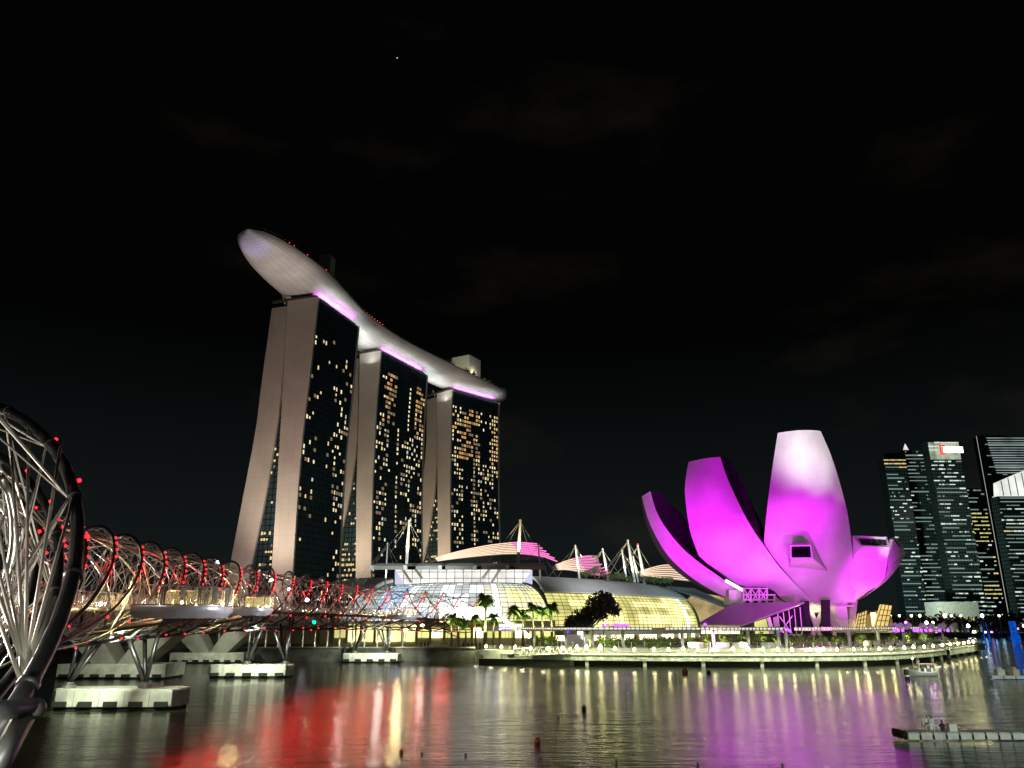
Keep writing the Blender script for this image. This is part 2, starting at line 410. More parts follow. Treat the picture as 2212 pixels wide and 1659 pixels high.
rl = thing('glass_railing', 'long low glass railing with slim posts along the promenade edge', 'railing', EDGE[100])
ribbon(0.4, 0.44, 2.64, 3.7, 2, 236).build('glass_panel', 'glassrail', rl)
k = MB(); k.tube([V((*edge_off(i, 0.42).xy, 3.74)) for i in range(2, 236, 2)], 0.05, 5); k.build('handrail', 'steel', rl)
k = MB()
for i in range(2, 236, 3):
    p = edge_off(i, 0.42); k.box((p.x, p.y, 3.2), (0.07, 0.07, 1.1))
k.build('post', 'steel', rl)['kind'] = 'stuff'
# second railing on the terrace
rl2 = thing('terrace_railing', 'thin post railing on the raised terrace in front of the hedges', 'railing', edge_off(100, 10.4))
k = MB()
for i in range(12, 228, 3):
    p = edge_off(i, 10.4); k.box((p.x, p.y, 4.1), (0.09, 0.09, 1.15))
k.build('post', 'white', rl2)['kind'] = 'stuff'
k = MB(); k.tube([V((*edge_off(i, 10.4).xy, 4.68)) for i in range(12, 228, 2)], 0.04, 4); k.build('handrail', 'steel', rl2)

# deck lamps
LAMP = [1052, 1083, 1113, 1147, 1179, 1211, 1242, 1270, 1302, 1330, 1374, 1408, 1442, 1476, 1511, 1545, 1580, 1614, 1648, 1682, 1716, 1748, 1780, 1813, 1843, 1872, 1901, 1927, 1953, 1976, 1998, 2018, 2037, 2054, 2070, 2082, 2094, 2104]
def make_lamp(big):
    nm = 'promenade_lamp'
    t = thing(nm, 'small glowing yellow-white lamp on the promenade edge beside its glass railing', 'lamp', (0, 0, 0), 'lamps along the promenade edge')
    k = MB(); k.box((0, 0, 0.35), (0.22, 0.22, 0.7)); k.build('post', 'steel', t, local=True)
    k = MB(); k.lathe([(.10, -.32), (.26, -.22), (.34, 0), (.2, .26), (.06, .5)], (0, 0, .9), 9); k.build('globe', 'lamp', t, local=True); return t
L0 = make_lamp(1.0); first = True
lampdat = bpy.data.lights.new('promenade_lamp_light', 'SPOT'); lampdat.energy = 560; lampdat.spot_size = math.radians(166); lampdat.spot_blend = 0.15; lampdat.color = (0.98, 1.0, 0.58); lampdat.shadow_soft_size = 0.4
for px in LAMP:
    p, a_ = edge_px(px, -0.75, 2.62)
    o = L0 if first else dup(L0); first = False
    o.location = p; o.rotation_euler = (0, 0, a_)
    s_ = random.uniform(0.85, 1.05) * (1.35 if px in (1242, 1270, 1302) else 1.0); o.scale = (s_, s_, s_)
    if px in (1242, 1270, 1302):
        o['label'] = 'bright promenade lamp with a large glow at the head of the floating gangway'; 
    lo = bpy.data.objects.new('promenade_lamp_light', lampdat); COL.objects.link(lo); lo.location = edge_off(min(range(215), key=lambda i: (EDGE[i].xy - p.xy).length), -1.3).to_3d() if False else p + V((math.sin(a_), -math.cos(a_), 0)) * 2.8 + V((0, 0, 1.6))

# gangway truss down to the pontoon at the left end
gw = thing('gangway', 'white steel lattice gangway sloping along the seawall beside the promenade', 'gangway', at(1170, 1425, 178))
g0, g1 = at(1112, 1417, 184), at(1238, 1411, 178); upv = V((0, 0, 1.5))
k = MB(); nbay = 10
for off in (0, 1.6):
    dy = V((0, off, 0)); k.rod(g0 + dy, g1 + dy, .09, 5); k.rod(g0 + dy + upv, g1 + dy + upv, .09, 5)
    for i in range(nbay):
        p, q = g0.lerp(g1, i / nbay) + dy, g0.lerp(g1, (i + .5) / nbay) + dy + upv; r = g0.lerp(g1, (i + 1) / nbay) + dy
        k.rod(p, q, .07, 4); k.rod(q, r, .07, 4)
k.build('lattice_side', 'white', gw)
k = MB(); k.hexa([g0 + V((0, 0, -.1)), g1 + V((0, 0, -.1)), g1 + V((0, 1.6, -.1)), g0 + V((0, 1.6, -.1)), g0 + V((0, 0, 0)), g1, g1 + V((0, 1.6, 0)), g0 + V((0, 1.6, 0))]); k.build('walkway', 'floatgrey', gw)
bz = thing('landing_barge', 'long low black floating landing stage below the white gangway', 'pontoon', at(1120, 1430, 176))
k = MB(); p0, p1 = atz(1040, 1434, 0), atz(1238, 1438, 0); d_ = p1 - p0
k.box((p0 + p1) / 2 + V((0, 1.2, .55)), (d_.length, 3, 1.1), math.atan2(d_.y, d_.x)); k.build('hull', 'rubber', bz)
k = MB(); k.box((p0 + p1) / 2 + V((0, 1.2, 1.16)), (d_.length - .4, 2.8, .1), math.atan2(d_.y, d_.x)); k.build('deck', 'concrete', bz)
kk = thing('landing_platform', 'pale stepped landing block at the left end of the promenade', 'platform', at(1060, 1415, 190))
k = MB()
for x0, x1, y0, y1 in ((1036, 1110, 1404, 1413), (1045, 1080, 1413, 1427)):
    A, B = at(x0, y1, 189), at(x1, y0, 189); k.box(((A.x + B.x) / 2, 190.5, (A.z + B.z) / 2), (B.x - A.x, 3, B.z - A.z))
k.build('block', 'prom', kk)

# ================================================================== three hotel towers
EO = 7.0                                   # the rear leg stands this far behind the front leg's end wall
def tower(fc, bc, WR, WL, ER, EL, label, litfun, ntop, seed, bays):
    random.seed(seed)
    A, B = atz(*fc, 195), atz(*bc, 195); f = (B - A); L = f.length; f.normalize(); e = V((-f.y, f.x, 0)); A0 = V((A.x, A.y, 0))
    def prof(E_):
        t = []
        for x, y in E_:
            p = atplane(x, y, A, f); t.append((p.z, (p - A0).dot(e)))
        return sorted(t)
    wr, wl = map(prof, (WR, WL)); A_ = A; A = A + f * EO; er, el = map(prof, (ER, EL)); A = A_
    zs = [2.6] + [15 + 12 * i for i in range(15)] + [195.0]
    def P(s_, w_, z): return A0 + f * s_ + e * w_ + V((0, 0, z))
    root = thing('hotel_tower', label, 'tower', P(L / 2, 14, 2.6), 'hotel towers under the roof deck')
    def slab(r0, r1, s0, s1, g0=0, g1=0):
        k = MB(); rows = []
        for z in zs:
            a, b = lerpf(r0, z) - g0, lerpf(r1, z) + g1
            rows.append([P(s0, a, z), P(s0, b, z), P(s1, b, z), P(s1, a, z), P(s0, a, z)])
        
        for i in range(len(zs) - 1):
            for j in range(4):
                u0, u1 = (0, (rows[i][j + 1] - rows[i][j]).length) ; k.face([rows[i][j], rows[i][j + 1], rows[i + 1][j + 1], rows[i + 1][j]], 0, [(u0, zs[i]), (u1, zs[i]), (u1, zs[i + 1]), (u0, zs[i + 1])])
        k.face([rows[-1][i] for i in range(4)]); k.face([rows[0][i] for i in (3, 2, 1, 0)]); return k
    slab(wr, wl, 0, 1.4, .5, .2).build('end_wall', 'wallwhite', root)
    slab(er, el, EO, EO + 1.4, .2, .5).build('end_wall', 'wallwhite', root)
    slab(wr, wl, L - 1.4, L, .5, .2).build('end_wall', 'wallwhite', root)
    slab(er, el, L - 1.4, L, .2, .5).build('end_wall', 'wallwhite', root)
    k = MB(); rows = []; uvz = []
    for z in zs: rows.append([P(1.4, lerpf(wr, z), z), P(L - 1.4, lerpf(wr, z), z)])
    for i in range(len(zs) - 1):
        k.face([rows[i][0], rows[i + 1][0], rows[i + 1][1], rows[i][1]], 0, [(0, zs[i]), (0, zs[i + 1]), (L, zs[i + 1]), (L, zs[i])])
    k.face([P(1.4, lerpf(wr, 195), 195), P(1.4, lerpf(wl, 195), 195), P(EO + 1.4, lerpf(wl, 195), 195), P(EO + 1.4, lerpf(el, 195), 195), P(L - 1.4, lerpf(el, 195), 195), P(L - 1.4, lerpf(wr, 195), 195)])
    k.build('glass_facade', 'towerglass', root)
    k = MB()
    for i in range(len(zs) - 1):
        a, b = zs[i], zs[i + 1]
        k.face([P(EO + 1.4, lerpf(el, a), a), P(EO + 1.4, lerpf(el, b), b), P(L - 1.4, lerpf(el, b), b), P(L - 1.4, lerpf(el, a), a)], 0, [(0, a), (0, b), (L, b), (L, a)])
    k.build('rear_facade', 'towerglass', root)
    # atrium glazing between the legs, set back
    k = MB()
    for i in range(len(zs) - 1):
        a, b = zs[i], zs[i + 1]
        k.face([P(EO + 1.6, lerpf(wl, a), a), P(EO + 1.6, lerpf(er, a), a), P(EO + 1.6, lerpf(er, b), b), P(EO + 1.6, lerpf(wl, b), b)], 0, [(lerpf(wl, a), a), (lerpf(er, a), a), (lerpf(er, b), b), (lerpf(wl, b), b)])
        k.face([P(1.4, lerpf(wl, a), a), P(EO + 1.6, lerpf(wl, a), a), P(EO + 1.6, lerpf(wl, b), b), P(1.4, lerpf(wl, b), b)])
        k.face([P(EO + 1.4, lerpf(er, a), a), P(EO + 1.6, lerpf(er, a), a), P(EO + 1.6, lerpf(er, b), b), P(EO + 1.4, lerpf(er, b), b)])
    k.build('atrium_glazing', 'towerglass', root)
    # facade fins
    k = MB()
    for i in range(1, bays):
        s_ = 1.4 + (L - 2.8) * i / bays
        for z0, z1 in zip(zs, zs[1:]):
            a, b = lerpf(wr, z0), lerpf(wr, z1)
            k.hexa([P(s_ - .12, a - .25, z0), P(s_ + .12, a - .25, z0), P(s_ + .12, a, z0), P(s_ - .12, a, z0), P(s_ - .12, b - .25, z1), P(s_ + .12, b - .25, z1), P(s_ + .12, b, z1), P(s_ - .12, b, z1)])
    k.build('facade_fin', mat('fin_metal', (.03, .035, .036), .4, .3), root)
    # lit windows
    ang = math.atan2(f.y, f.x); bw = (L - 2.8) / bays; cells = []
    for fl in range(52):
        z = 12 + fl * 3.45
        for b in range(bays):
            m_ = litfun(b / (bays - 1), fl / 51, b, fl)
            if m_: cells.append((b, z, m_))
    random.shuffle(cells); proto = {}
    rest = {}
    for n, (b, z, m_) in enumerate(cells):
        s_ = 1.4 + bw * (b + .5); w_ = lerpf(wr, z)
        c = P(s_, w_ - .14, z)
        big = m_ in ('amber', 'dim')
        dx, dz = (bw * .78, 2.0) if big else (bw * random.choice((.36, .42, .5)), random.choice((1.5, 1.9, 2.3)))
        if n < 96:
            key = m_
            if key not in proto:
                q = MB(); q.box((0, 0, 0), (1, .12, 1)); o = q.build('lit_window', m_, root); proto[key] = o; first = True
            else:
                o = proto[key].copy(); COL.objects.link(o); first = False
            o.matrix_parent_inverse = world_of(root).inverted(); o.location = c; o.rotation_euler = (0, 0, ang); o.scale = (dx, 1, dz)
        else:
            rest.setdefault(m_, MB()).box(c, (dx, .12, dz), ang)
    mb = MB(); mats = list(rest)
    for i, m_ in enumerate(mats):
        o_ = len(mb.v); mb.v += rest[m_].v; mb.f += [tuple(q + o_ for q in fc_) for fc_ in rest[m_].f]; mb.m += [i] * len(rest[m_].f)
    if mats: mb.build('lit_window_field', mats, root)['kind'] = 'stuff'
    # atrium lights
    al = {}; an = 0; k = MB()
    for fl in range(50):
        z = 6 + fl * 3.45; a, b = lerpf(wl, z) , lerpf(er, z)
        gap = b - a
        if gap < 0.6: continue
        w_ = a + 5.2
        while w_ < b - .3:
            hi = w_ < a + 6.4
            pb = .85 if hi else (.72 if z < 62 and ntop else .25)
            if 62 < z < 74: pb = .0
            if random.random() < pb:
                d_ = (1.1 if not hi else 1.5, .12, random.uniform(.9, 1.9)); m_ = 'amber' if hi else random.choice(('warm', 'warm', 'dim'))
                if an < 95:
                    if m_ not in al: q = MB(); q.box((0, 0, 0), (1, 1, 1)); al[m_] = q.build('atrium_window', m_, root); o = al[m_]
                    else: o = al[m_].copy(); COL.objects.link(o)
                    o.matrix_parent_inverse = world_of(root).inverted(); o.location = P(EO + 1.45, w_, z); o.rotation_euler = (0, 0, ang + math.pi / 2); o.scale = d_; an += 1
                else: k.box(P(EO + 1.45, w_, z), d_, ang + math.pi / 2, ('amber', 'warm', 'dim').index(m_))
            w_ += 1.7
    if k.f: k.build('atrium_window_field', ['amber', 'warm', 'dim'], root)['kind'] = 'stuff'
    # parapet and pink uplight strip under the roof deck
    k = MB()
    for s0 in (0.6, L - 1.6):
        k.box(P(s0 + .5, 17, 196), (.8, 30, 1.6), ang)
    k.box(P(L / 2, lerpf(wr, 195) + 2, 195.9), (L - 3, .8, 1.6), ang); k.build('parapet', 'mullion', root)
    k = MB(); k.box(P(L / 2, lerpf(wr, 195) + 6, 197.4), (L - 4, 1.6, 3.2), ang); k.build('roof_plant_wall', 'roofdark', root)
    k = MB(); k.box(P(L / 2, lerpf(wr, 195) + 3.6, 196.9), (L - 5, .5, .45), ang); k.build('pink_light_strip', 'magl', root)
    ap = P(L / 2, lerpf(wr, 195) + 2.6, 197.3)
    strip_light('pink_strip_light', ap, f, V((0, 0, 1)) + e * .1, L * .82, .5, 5200, (.80, .12, .95))
    for s0 in (4, L - 5):       # struts carrying the deck
        for w_ in (5, 25):
            k = MB(); k.rod(P(s0, w_, 195), P(s0 - 2, w_ + 1, 200), .45, 6); k.build('roof_strut', 'white', root)
    return dict(A=A0, f=f, e=e, L=L, P=P, wr=wr, root=root)

def lit3(u, v, b, fl):
    if v > .93: return None
    if u < .28: p = .12 if b != 3 else .05
    elif u < .55: p = .012
    else: p = .07 if u < .72 else .19
    if 0.2 < v < .30: p *= .3
    if v < .2 and u > .5: p *= .8
    if u > .5 and .22 < v < .8: p *= 1.25
    if u > .5 and v > .78: p *= .55
    if random.random() < p * 1.35: return random.choice(('pale', 'pale', 'warm', 'warm', 'cool', 'dim', 'dim'))
def lit2(u, v, b, fl):
    if v > .97: return None
    if v > .76:
        if b in (3, 4, 5, 6) and .3 < random.random(): return random.choice(('amber', 'dim', 'dim'))
        if b in (1, 2) and random.random() < .5: return random.choice(('pale', 'amber', 'dim'))
        if u > .78 and random.random() < .7: return random.choice(('amber', 'warm', 'dim'))
        if b == bays2 * 2 // 3 and random.random() < .6: return 'pale'
        return None
    p = .24 if u < .26 else (.02 if u < .44 else .0)
    if u >= .44: p = .22 if u > .54 else .04
    if b in (8,): p = .45
    if v < .28: p *= .45
    if v > .68: p *= 1.2
    if random.random() < p * 1.5: return random.choice(('pale', 'pale', 'pale', 'warm', 'cool', 'dim', 'dim'))
def lit1(u, v, b, fl):
    if v > .97: return None
    if v > .72:
        if .2 < u < .62 and random.random() < .6: return random.choice(('amber', 'dim', 'dim'))
        if u <= .2 and random.random() < .55: return random.choice(('pale', 'amber'))
        if u > .8 and random.random() < .75: return random.choice(('amber', 'warm'))
        return 'pale' if random.random() < .12 else None
    p = .34 if u < .22 else (.02 if u < .4 else .28)
    if b == 9: p = .7
    if .14 < v < .2: p = .05
    if random.random() < p * 1.4: return random.choice(('pale', 'pale', 'warm', 'warm', 'cool', 'dim', 'dim'))
bays2 = 19
T3 = tower((687, 641), (776, 706), [(686.6, 642), (669.6, 794), (653, 931), (642, 1056), (632.4, 1205)], [(622, 645), (613.7, 794), (608, 905), (598.7, 1056), (589, 1205)],
           [(619.6, 659), (611.5, 794), (600, 905), (576, 1056), (545, 1205)], [(590, 660), (571, 794), (554, 931), (530, 1056), (501.4, 1205)],
           'tallest-looking hotel tower at left, few lit windows, pink-lit end wall', lit3, False, 5, 17)
T2 = tower((822, 757), (924, 811), [(822, 757), (811.5, 878), (803, 1056), (800, 1235)], [(777.4, 764), (776, 878), (770.5, 1056), (769, 1235)],
           [(774, 790), (773, 878), (770, 967), (756.6, 1056), (744.5, 1116), (734, 1155), (715, 1215)], [(735, 790), (730, 878), (722, 967), (708, 1056), (696, 1116), (685, 1155), (668, 1215)],
           'middle hotel tower with glowing amber top floors and curved leg', lit2, True, 6, bays2)
T1 = tower((976, 841), (1079, 871), [(976, 841), (974, 878), (971, 1056), (971.7, 1199)], [(944, 846), (944, 878), (945.5, 1056), (946, 1199)],
           [(942.6, 862), (942.6, 990), (939, 1056), (931, 1110), (921.7, 1175), (912, 1215)], [(923, 860), (922, 960), (914, 1040), (903, 1110), (888, 1175), (876, 1215)],
           'farthest hotel tower at right with many lit windows below the deck stern', lit1, True, 8, 20)

# ================================================================== boat-shaped roof deck
random.seed(3)
ctr = catmull([V((-139, 367, 0)), V((-134.5, 392, 0)), V((-125.5, 431, 0)), V((-115.5, 485, 0)), V((-95.5, 539, 0)), V((-58, 606, 0)), V((-13, 688, 0))], 90)
Ltot = sum((ctr[i + 1] - ctr[i]).length for i in range(89))
sp = thing('roof_deck', 'long boat-shaped roof deck lying across the three hotel towers', 'roof deck', (ctr[40].x, ctr[40].y, 198))
ring = [(-1, 0), (-.985, -.18), (-.93, -.42), (-.8, -.68), (-.58, -.88), (-.3, -.97), (0, -1), (.3, -.97), (.58, -.88), (.8, -.68), (.93, -.42), (.985, -.18), (1, 0)]
rows = []; wst = []; est = []
for i, c in enumerate(ctr):
    t = (ctr[min(i + 1, 89)] - ctr[max(i - 1, 0)]).normalized(); nrm = V((t.y, -t.x, 0)); s_ = Ltot * i / 89
    q = min(1, max(0.0, s_ / 62)); b = 19.5 * math.sqrt(max(0.0005, 1 - (1 - q) ** 2.0))
    q2 = min(1, max(0.0, (Ltot - s_) / 26)); b = min(b, 19.5 * math.sqrt(max(.02, 1 - (1 - q2) ** 2)))
    dep = 7.8 * min(1, (b / 19.5)) ** .75
    zt = 206.2 + 1.3 * max(0, 1 - s_ / 75)
    rows.append([V((c.x, c.y, zt)) + nrm * (a * b) + V((0, 0, h * dep)) for a, h in ring]); wst.append(V((c.x, c.y, zt)) + nrm * b); est.append(V((c.x, c.y, zt)) - nrm * b)
k = MB(); k.grid(rows, uvscale=(3.6, Ltot / 89)); k.build('hull', 'hull', sp, True)
k = MB(); k.grid([[w_ + V((0, 0, .05)) for w_ in wst], [w_ + V((0, 0, .05)) for w_ in est]]); k.build('deck_floor', 'deck', sp)
k = MB(); k.tube(est[::-1] + wst, .5, 6); k.build('edge_rim', 'roofdark', sp)
k = MB(); k.tube([p + V((0, 0, 1.6)) for p in wst], .1, 4)
for p in wst[::2]: k.rod(p, p + V((0, 0, 1.6)), .09, 4)
k.build('guard_rail', 'steel', sp)
def deckbox(x0, x1, y0, y1, m_, nm, cx):
    i = min(range(90), key=lambda j: abs(projx(ctr[j] + V((0, 0, 212))) - cx)); c = ctr[i]
    f_ = (c.y * math.cos(PITCH) + 203 * math.sin(PITCH)) / FOC
    A, B = at(x0, y1, c.y), at(x1, y0, c.y); t = (ctr[min(i + 1, 89)] - ctr[i - 1]).normalized()
    k = MB(); k.box(((A.x + B.x) / 2, c.y, (206 + B.z) / 2), ((B.x - A.x) * .78, (B.x - A.x) * .8, B.z - 206), math.atan2(t.y, t.x) - math.pi / 2); return k.build(nm, m_, sp)
deckbox(978, 1036, 776, 806, 'white', 'pavilion', 1005); deckbox(688, 724, 556, 600, 'concrete', 'plant_room', 700)
for i in (66, 74, 82): p = wst[i].lerp(est[i], .25); light('POINT', 'deck_shrub_fill', V((p.x, p.y, 212)), 4000, (1, .92, .6), size=.5)  # unseen lights added above the deck to show the shrubs
lp = at(992, 801, 598); k = MB(); k.ball((lp.x, lp.y, lp.z + .5), 1.5, 8, 6); k.build('floodlight', glow('deck_flood', (1, .97, .75), 9, True), sp)
light('POINT', 'deck_flood_light', lp + V((0, -3, 3)), 9000, (1, .95, .7), size=.8)
k = MB()
for _ in range(26):
    i = random.randint(62, 88); p = wst[i].lerp(est[i], random.uniform(.05, .2)); k.leaves((p.x, p.y, 208.8), (2.2, 2.2, 2.0), 40, .8)
k.build('deck_shrub', 'leaf', sp)
k = MB()
for i in list(range(60, 88)):
    if random.random() < .6: p = wst[i].lerp(est[i], .06); k.ball((p.x, p.y, 207.4), .3, 5, 4)
k.build('deck_lamp', 'string', sp)
k = MB()
for i in range(27, 40, 1):
    p = wst[i].lerp(est[i], .1); k.ball((p.x, p.y, 210.2), .25, 5, 4)
k.build('red_deck_lamp', 'ledcore', sp)
k = MB(); p = wst[2].lerp(est[2], .4); k.ball((p.x, p.y, 208.3), .5, 6, 4)
for q in (5, 6, 9, 14): k.ball(wst[q] + V((0, 0, .9)), .22, 5, 4)
k.build('bow_lamp', 'ledcore', sp)

# floodlights that wash hull and tower walls
for T, pw in ((T3, 1.0), (T2, 1.15), (T1, 1.1)):
    P_, L_ = T['P'], T['L']
    strip_light('deck_wash_light', P_(L_ * .5, -3.5, 194.0), T['f'], V((0, 0, 1)) + T['e'] * .25, L_, .8, 1700 * pw, (.93, .97, .95))
for Ta, Tb in ((T3, T2), (T2, T1)):
    c = (Ta['P'](Ta['L'], 8, 190) + Tb['P'](0, 8, 190)) / 2; g_ = Tb['P'](0, 8, 190) - Ta['P'](Ta['L'], 8, 190); strip_light('deck_gap_light', c + V((0, 0, -4)), g_, V((0, 0, 1)), g_.length * .9, 2, 5200, (.93, 1.0, .96))
# bow cantilever wash: cool blue at the tip, warm rose toward the tower
light('SPOT', 'bow_blue_light', T3['P'](-25, 10, 150), 60000, (.42, .40, 1.0), V((-145, 372, 204)), 34, 1.0, .5)
light('SPOT', 'bow_wash_light', T3['P'](-30, -8, 150), 36000, (1.0, .86, .84), V((-134, 398, 200)), 80, 1.0, .5)
for T, colr, pw in ((T3, (1, .83, .68), 1.15), (T2, (1, .83, .63), 1.0), (T1, (1, .83, .60), 1.0)):
    c = T['P'](-55, 6, 4); light('SPOT', 'tower_wall_light', c, 330000 * pw, colr, T['P'](0, 12, 125), 75, .8, 1.5)
    c = T['P'](-60, 8, 6); light('SPOT', 'tower_base_light', c, 80000 * pw, colr, T['P'](0, 14, 40), 70, .9, 1.5)
light('SPOT', 'tower_rose_light', T3['P'](-60, 2, 10), 60000, (1.0, .30, .52), T3['P'](0, 12, 118), 26, 1.0, 1.5)
light('SPOT', 'tower_rose_light', T3['P'](-60, 16, 10), 22000, (1.0, .40, .7), T3['P'](0, 25, 40), 40, 1.0, 1.5)

light('SPOT', 'bay_fill_light', V((150, 330, 24)), 230000, (.62, .92, 1.0), V((-70, 540, 100)), 66, 1, 5)  # unseen spot added to lift the dark tower facades

# ================================================================== lotus-shaped museum
random.seed(21)
def resample(px, n):
    """n pixel points evenly along a pixel polyline"""
    p = catmull([V((x, y, 0)) for x, y in px], n); return [(q.x, q.y) for q in p]
mus = thing('lotus_museum', 'huge lotus-shaped white museum lit magenta, with tall petals', 'museum', (88, 245, 3.5))
def petal(L_, R_, dep, bulge, Ri=None, Li=None, back=9.0, n=22, m=12, cap='petalside', wall=True, shrink=.16):
    """outer skin between two edges, a flank behind them and a closed top"""
    Lp, Rp = resample(L_, n), resample(R_, n); rows = []; bk = []
    dl, dr = dep
    for j in range(n):
        t = j / (n - 1); a = at(*Lp[j], lerpf(dl, t)); b = at(*Rp[j], lerpf(dr, t)); row = []
        for i in range(m):
            u = i / (m - 1); p = a.lerp(b, u); p.y -= bulge * (0.35 + .65 * math.sin(math.pi * min(1, t * .9))) * (1 - (2 * u - 1) ** 2); row.append(p)
        rows.append(row)
    k = MB(); k.grid(rows, uvscale=((rows[n // 2][0] - rows[n // 2][-1]).length / m, 2.6))
    pt = k.build('petal', 'skin', mus, True)
    Rip = resample(Ri, n) if Ri else None; Lip = resample(Li, n) if Li else None
    for j in range(n):
        t = j / (n - 1); a, b = rows[j][0], rows[j][-1]; d = back * (0.15 + .85 * math.sin(math.pi * min(1, .12 + t * .8)))
        bi = at(*Rip[j], b.y + d) if Rip else b + (a - b) * shrink + V((0, d, 0))
        ai = at(*Lip[j], a.y + d) if Lip else a + (b - a) * shrink + V((0, d, 0))
        bk.append((ai, bi))
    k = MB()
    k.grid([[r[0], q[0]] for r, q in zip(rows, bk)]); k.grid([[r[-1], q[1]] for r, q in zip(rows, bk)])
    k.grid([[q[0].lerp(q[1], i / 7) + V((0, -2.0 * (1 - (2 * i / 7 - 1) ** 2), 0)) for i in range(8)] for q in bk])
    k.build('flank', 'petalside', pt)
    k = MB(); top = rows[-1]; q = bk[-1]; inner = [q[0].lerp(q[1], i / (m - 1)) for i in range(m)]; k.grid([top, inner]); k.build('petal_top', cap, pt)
    return pt, rows, bk
# leftmost slim petal
P1 = petal([(1600, 1300), (1558, 1286), (1511, 1259.5), (1475, 1232.6), (1445, 1203), (1424.5, 1173), (1403.6, 1131.4), (1393, 1098.7), (1386.6, 1072)],
           [(1625, 1286), (1603, 1274), (1564.5, 1252), (1514, 1217.7), (1481, 1191), (1454, 1161), (1430.5, 1128.5), (1415.5, 1098.7), (1405, 1061)],
           ([(0, 236), (.5, 238), (1, 246)], [(0, 235), (.5, 234), (1, 240)]), .6,
           Ri=[(1632, 1284), (1605, 1268), (1570, 1244), (1528, 1206), (1503, 1172), (1488, 1137), (1472, 1110), (1444, 1086), (1425, 1062)], back=12)
# second petal
P2 = petal([(1704, 1304), (1686, 1292), (1659.6, 1269), (1603, 1266), (1564, 1241.6), (1515, 1206), (1502, 1179), (1490, 1143), (1481.6, 1090), (1479.6, 1048), (1487, 998)],
           [(1764, 1300), (1740, 1282), (1716, 1259), (1680.5, 1220.7), (1647.7, 1174.6), (1624, 1140), (1597, 1089.8), (1570, 1030), (1556, 987)],
           ([(0, 232), (.3, 224), (.6, 219), (1, 229)], [(0, 232), (.3, 216), (.6, 213), (1, 223)]), 3.0,
           Ri=[(1766, 1298), (1743, 1280), (1722, 1257), (1690, 1219), (1660, 1172), (1648, 1138), (1624, 1088), (1603, 1040), (1573.5, 990)], back=12)
# tall middle petal
P3 = petal([(1763, 1304), (1740, 1283), (1716, 1261), (1680, 1222), (1652, 1182), (1653, 1140), (1658, 1090), (1667, 1020), (1680, 935)],
           [(1848, 1301), (1849, 1275), (1846, 1240), (1842, 1204), (1837, 1150), (1829, 1100), (1812, 1035), (1796, 985), (1773, 931)],
           ([(0, 232), (.3, 219), (.6, 215), (1, 221)], [(0, 234), (.3, 222), (.6, 217), (1, 222)]), 4.0, back=13)
# right short petal and its glazed lantern
P4 = petal([(1806, 1309), (1822, 1281), (1832, 1245), (1843, 1206), (1851, 1192), (1860.5, 1179)],
           [(1847, 1303), (1872, 1285), (1893, 1268), (1910, 1248), (1916, 1222), (1921.6, 1182)],
           ([(0, 238), (.4, 228), (1, 222)], [(0, 240), (.4, 231), (1, 226)]), 1.0, back=6)
P5 = petal([(1847, 1303), (1872, 1285), (1893, 1268), (1908, 1251), (1915, 1236), (1917, 1226.7)],
           [(1849, 1299), (1880, 1280), (1909.7, 1259.4), (1930, 1238), (1943, 1220), (1955, 1197)],
           ([(0, 238.2), (.4, 232), (1, 230)], [(0, 240), (.4, 239), (1, 241)]), .5, back=5)
def lantern(pt, quad, glass, dep, gd):
    k = MB(); A = [at(x, y, d) for (x, y), d in zip(quad, dep)]; G = [at(x, y, d) for (x, y), d in zip(glass, gd)]
    n = len(A)
    for i in range(n): k.face([A[i], A[(i + 1) % n], G[(i + 1) % n], G[i]])
    bk = [p + V((-2, 7, -2)) for p in A]
    for i in range(n): k.face([A[i], bk[i], bk[(i + 1) % n], A[(i + 1) % n]])
    k.build('skylight_frame', 'white', pt)
    k = MB(); k.face([p + V((0, .3, 0)) for p in G], 0, [(0, 0), (8, 0), (8, 5), (0, 5)]); k.build('skylight', 'greenglass', pt)
    k = MB()
    for i in range(1, 5): a = G[0].lerp(G[1], i / 5); b = G[3].lerp(G[2], i / 5); k.rod(a, b, .09, 4)
    k.build('skylight_bar', 'mullion', pt)
lantern(P4[0], [(1841, 1157), (1916, 1160), (1922, 1183), (1860, 1180), (1843, 1203)][:4], [(1854, 1163), (1912, 1165.6), (1917, 1177.5), (1861, 1177)], [224, 227.5, 225.8, 221.8], [224, 227.5, 226.2, 222.4])
k = MB(); k.face([at(1841, 1157, 224), at(1860.5, 1179.5, 221.8), at(1843, 1204, 223)]); k.build('lantern_cheek', 'white', P4[0])
lantern(P5[0], [(1923, 1165), (1932, 1159.5), (1946, 1171.6), (1956, 1193), (1917, 1227)][:4], [(1930, 1167), (1937, 1169), (1952, 1190), (1945, 1184)], [228, 233, 238, 240.6], [229, 233.5, 239.2, 238])
k = MB(); k.face([at(1922, 1164, 226.4), at(1923, 1165, 228), at(1944, 1184, 237), at(1955, 1196, 240.6), at(1917, 1227, 229.8)]); k.build('lantern_cheek', 'white', P5[0])
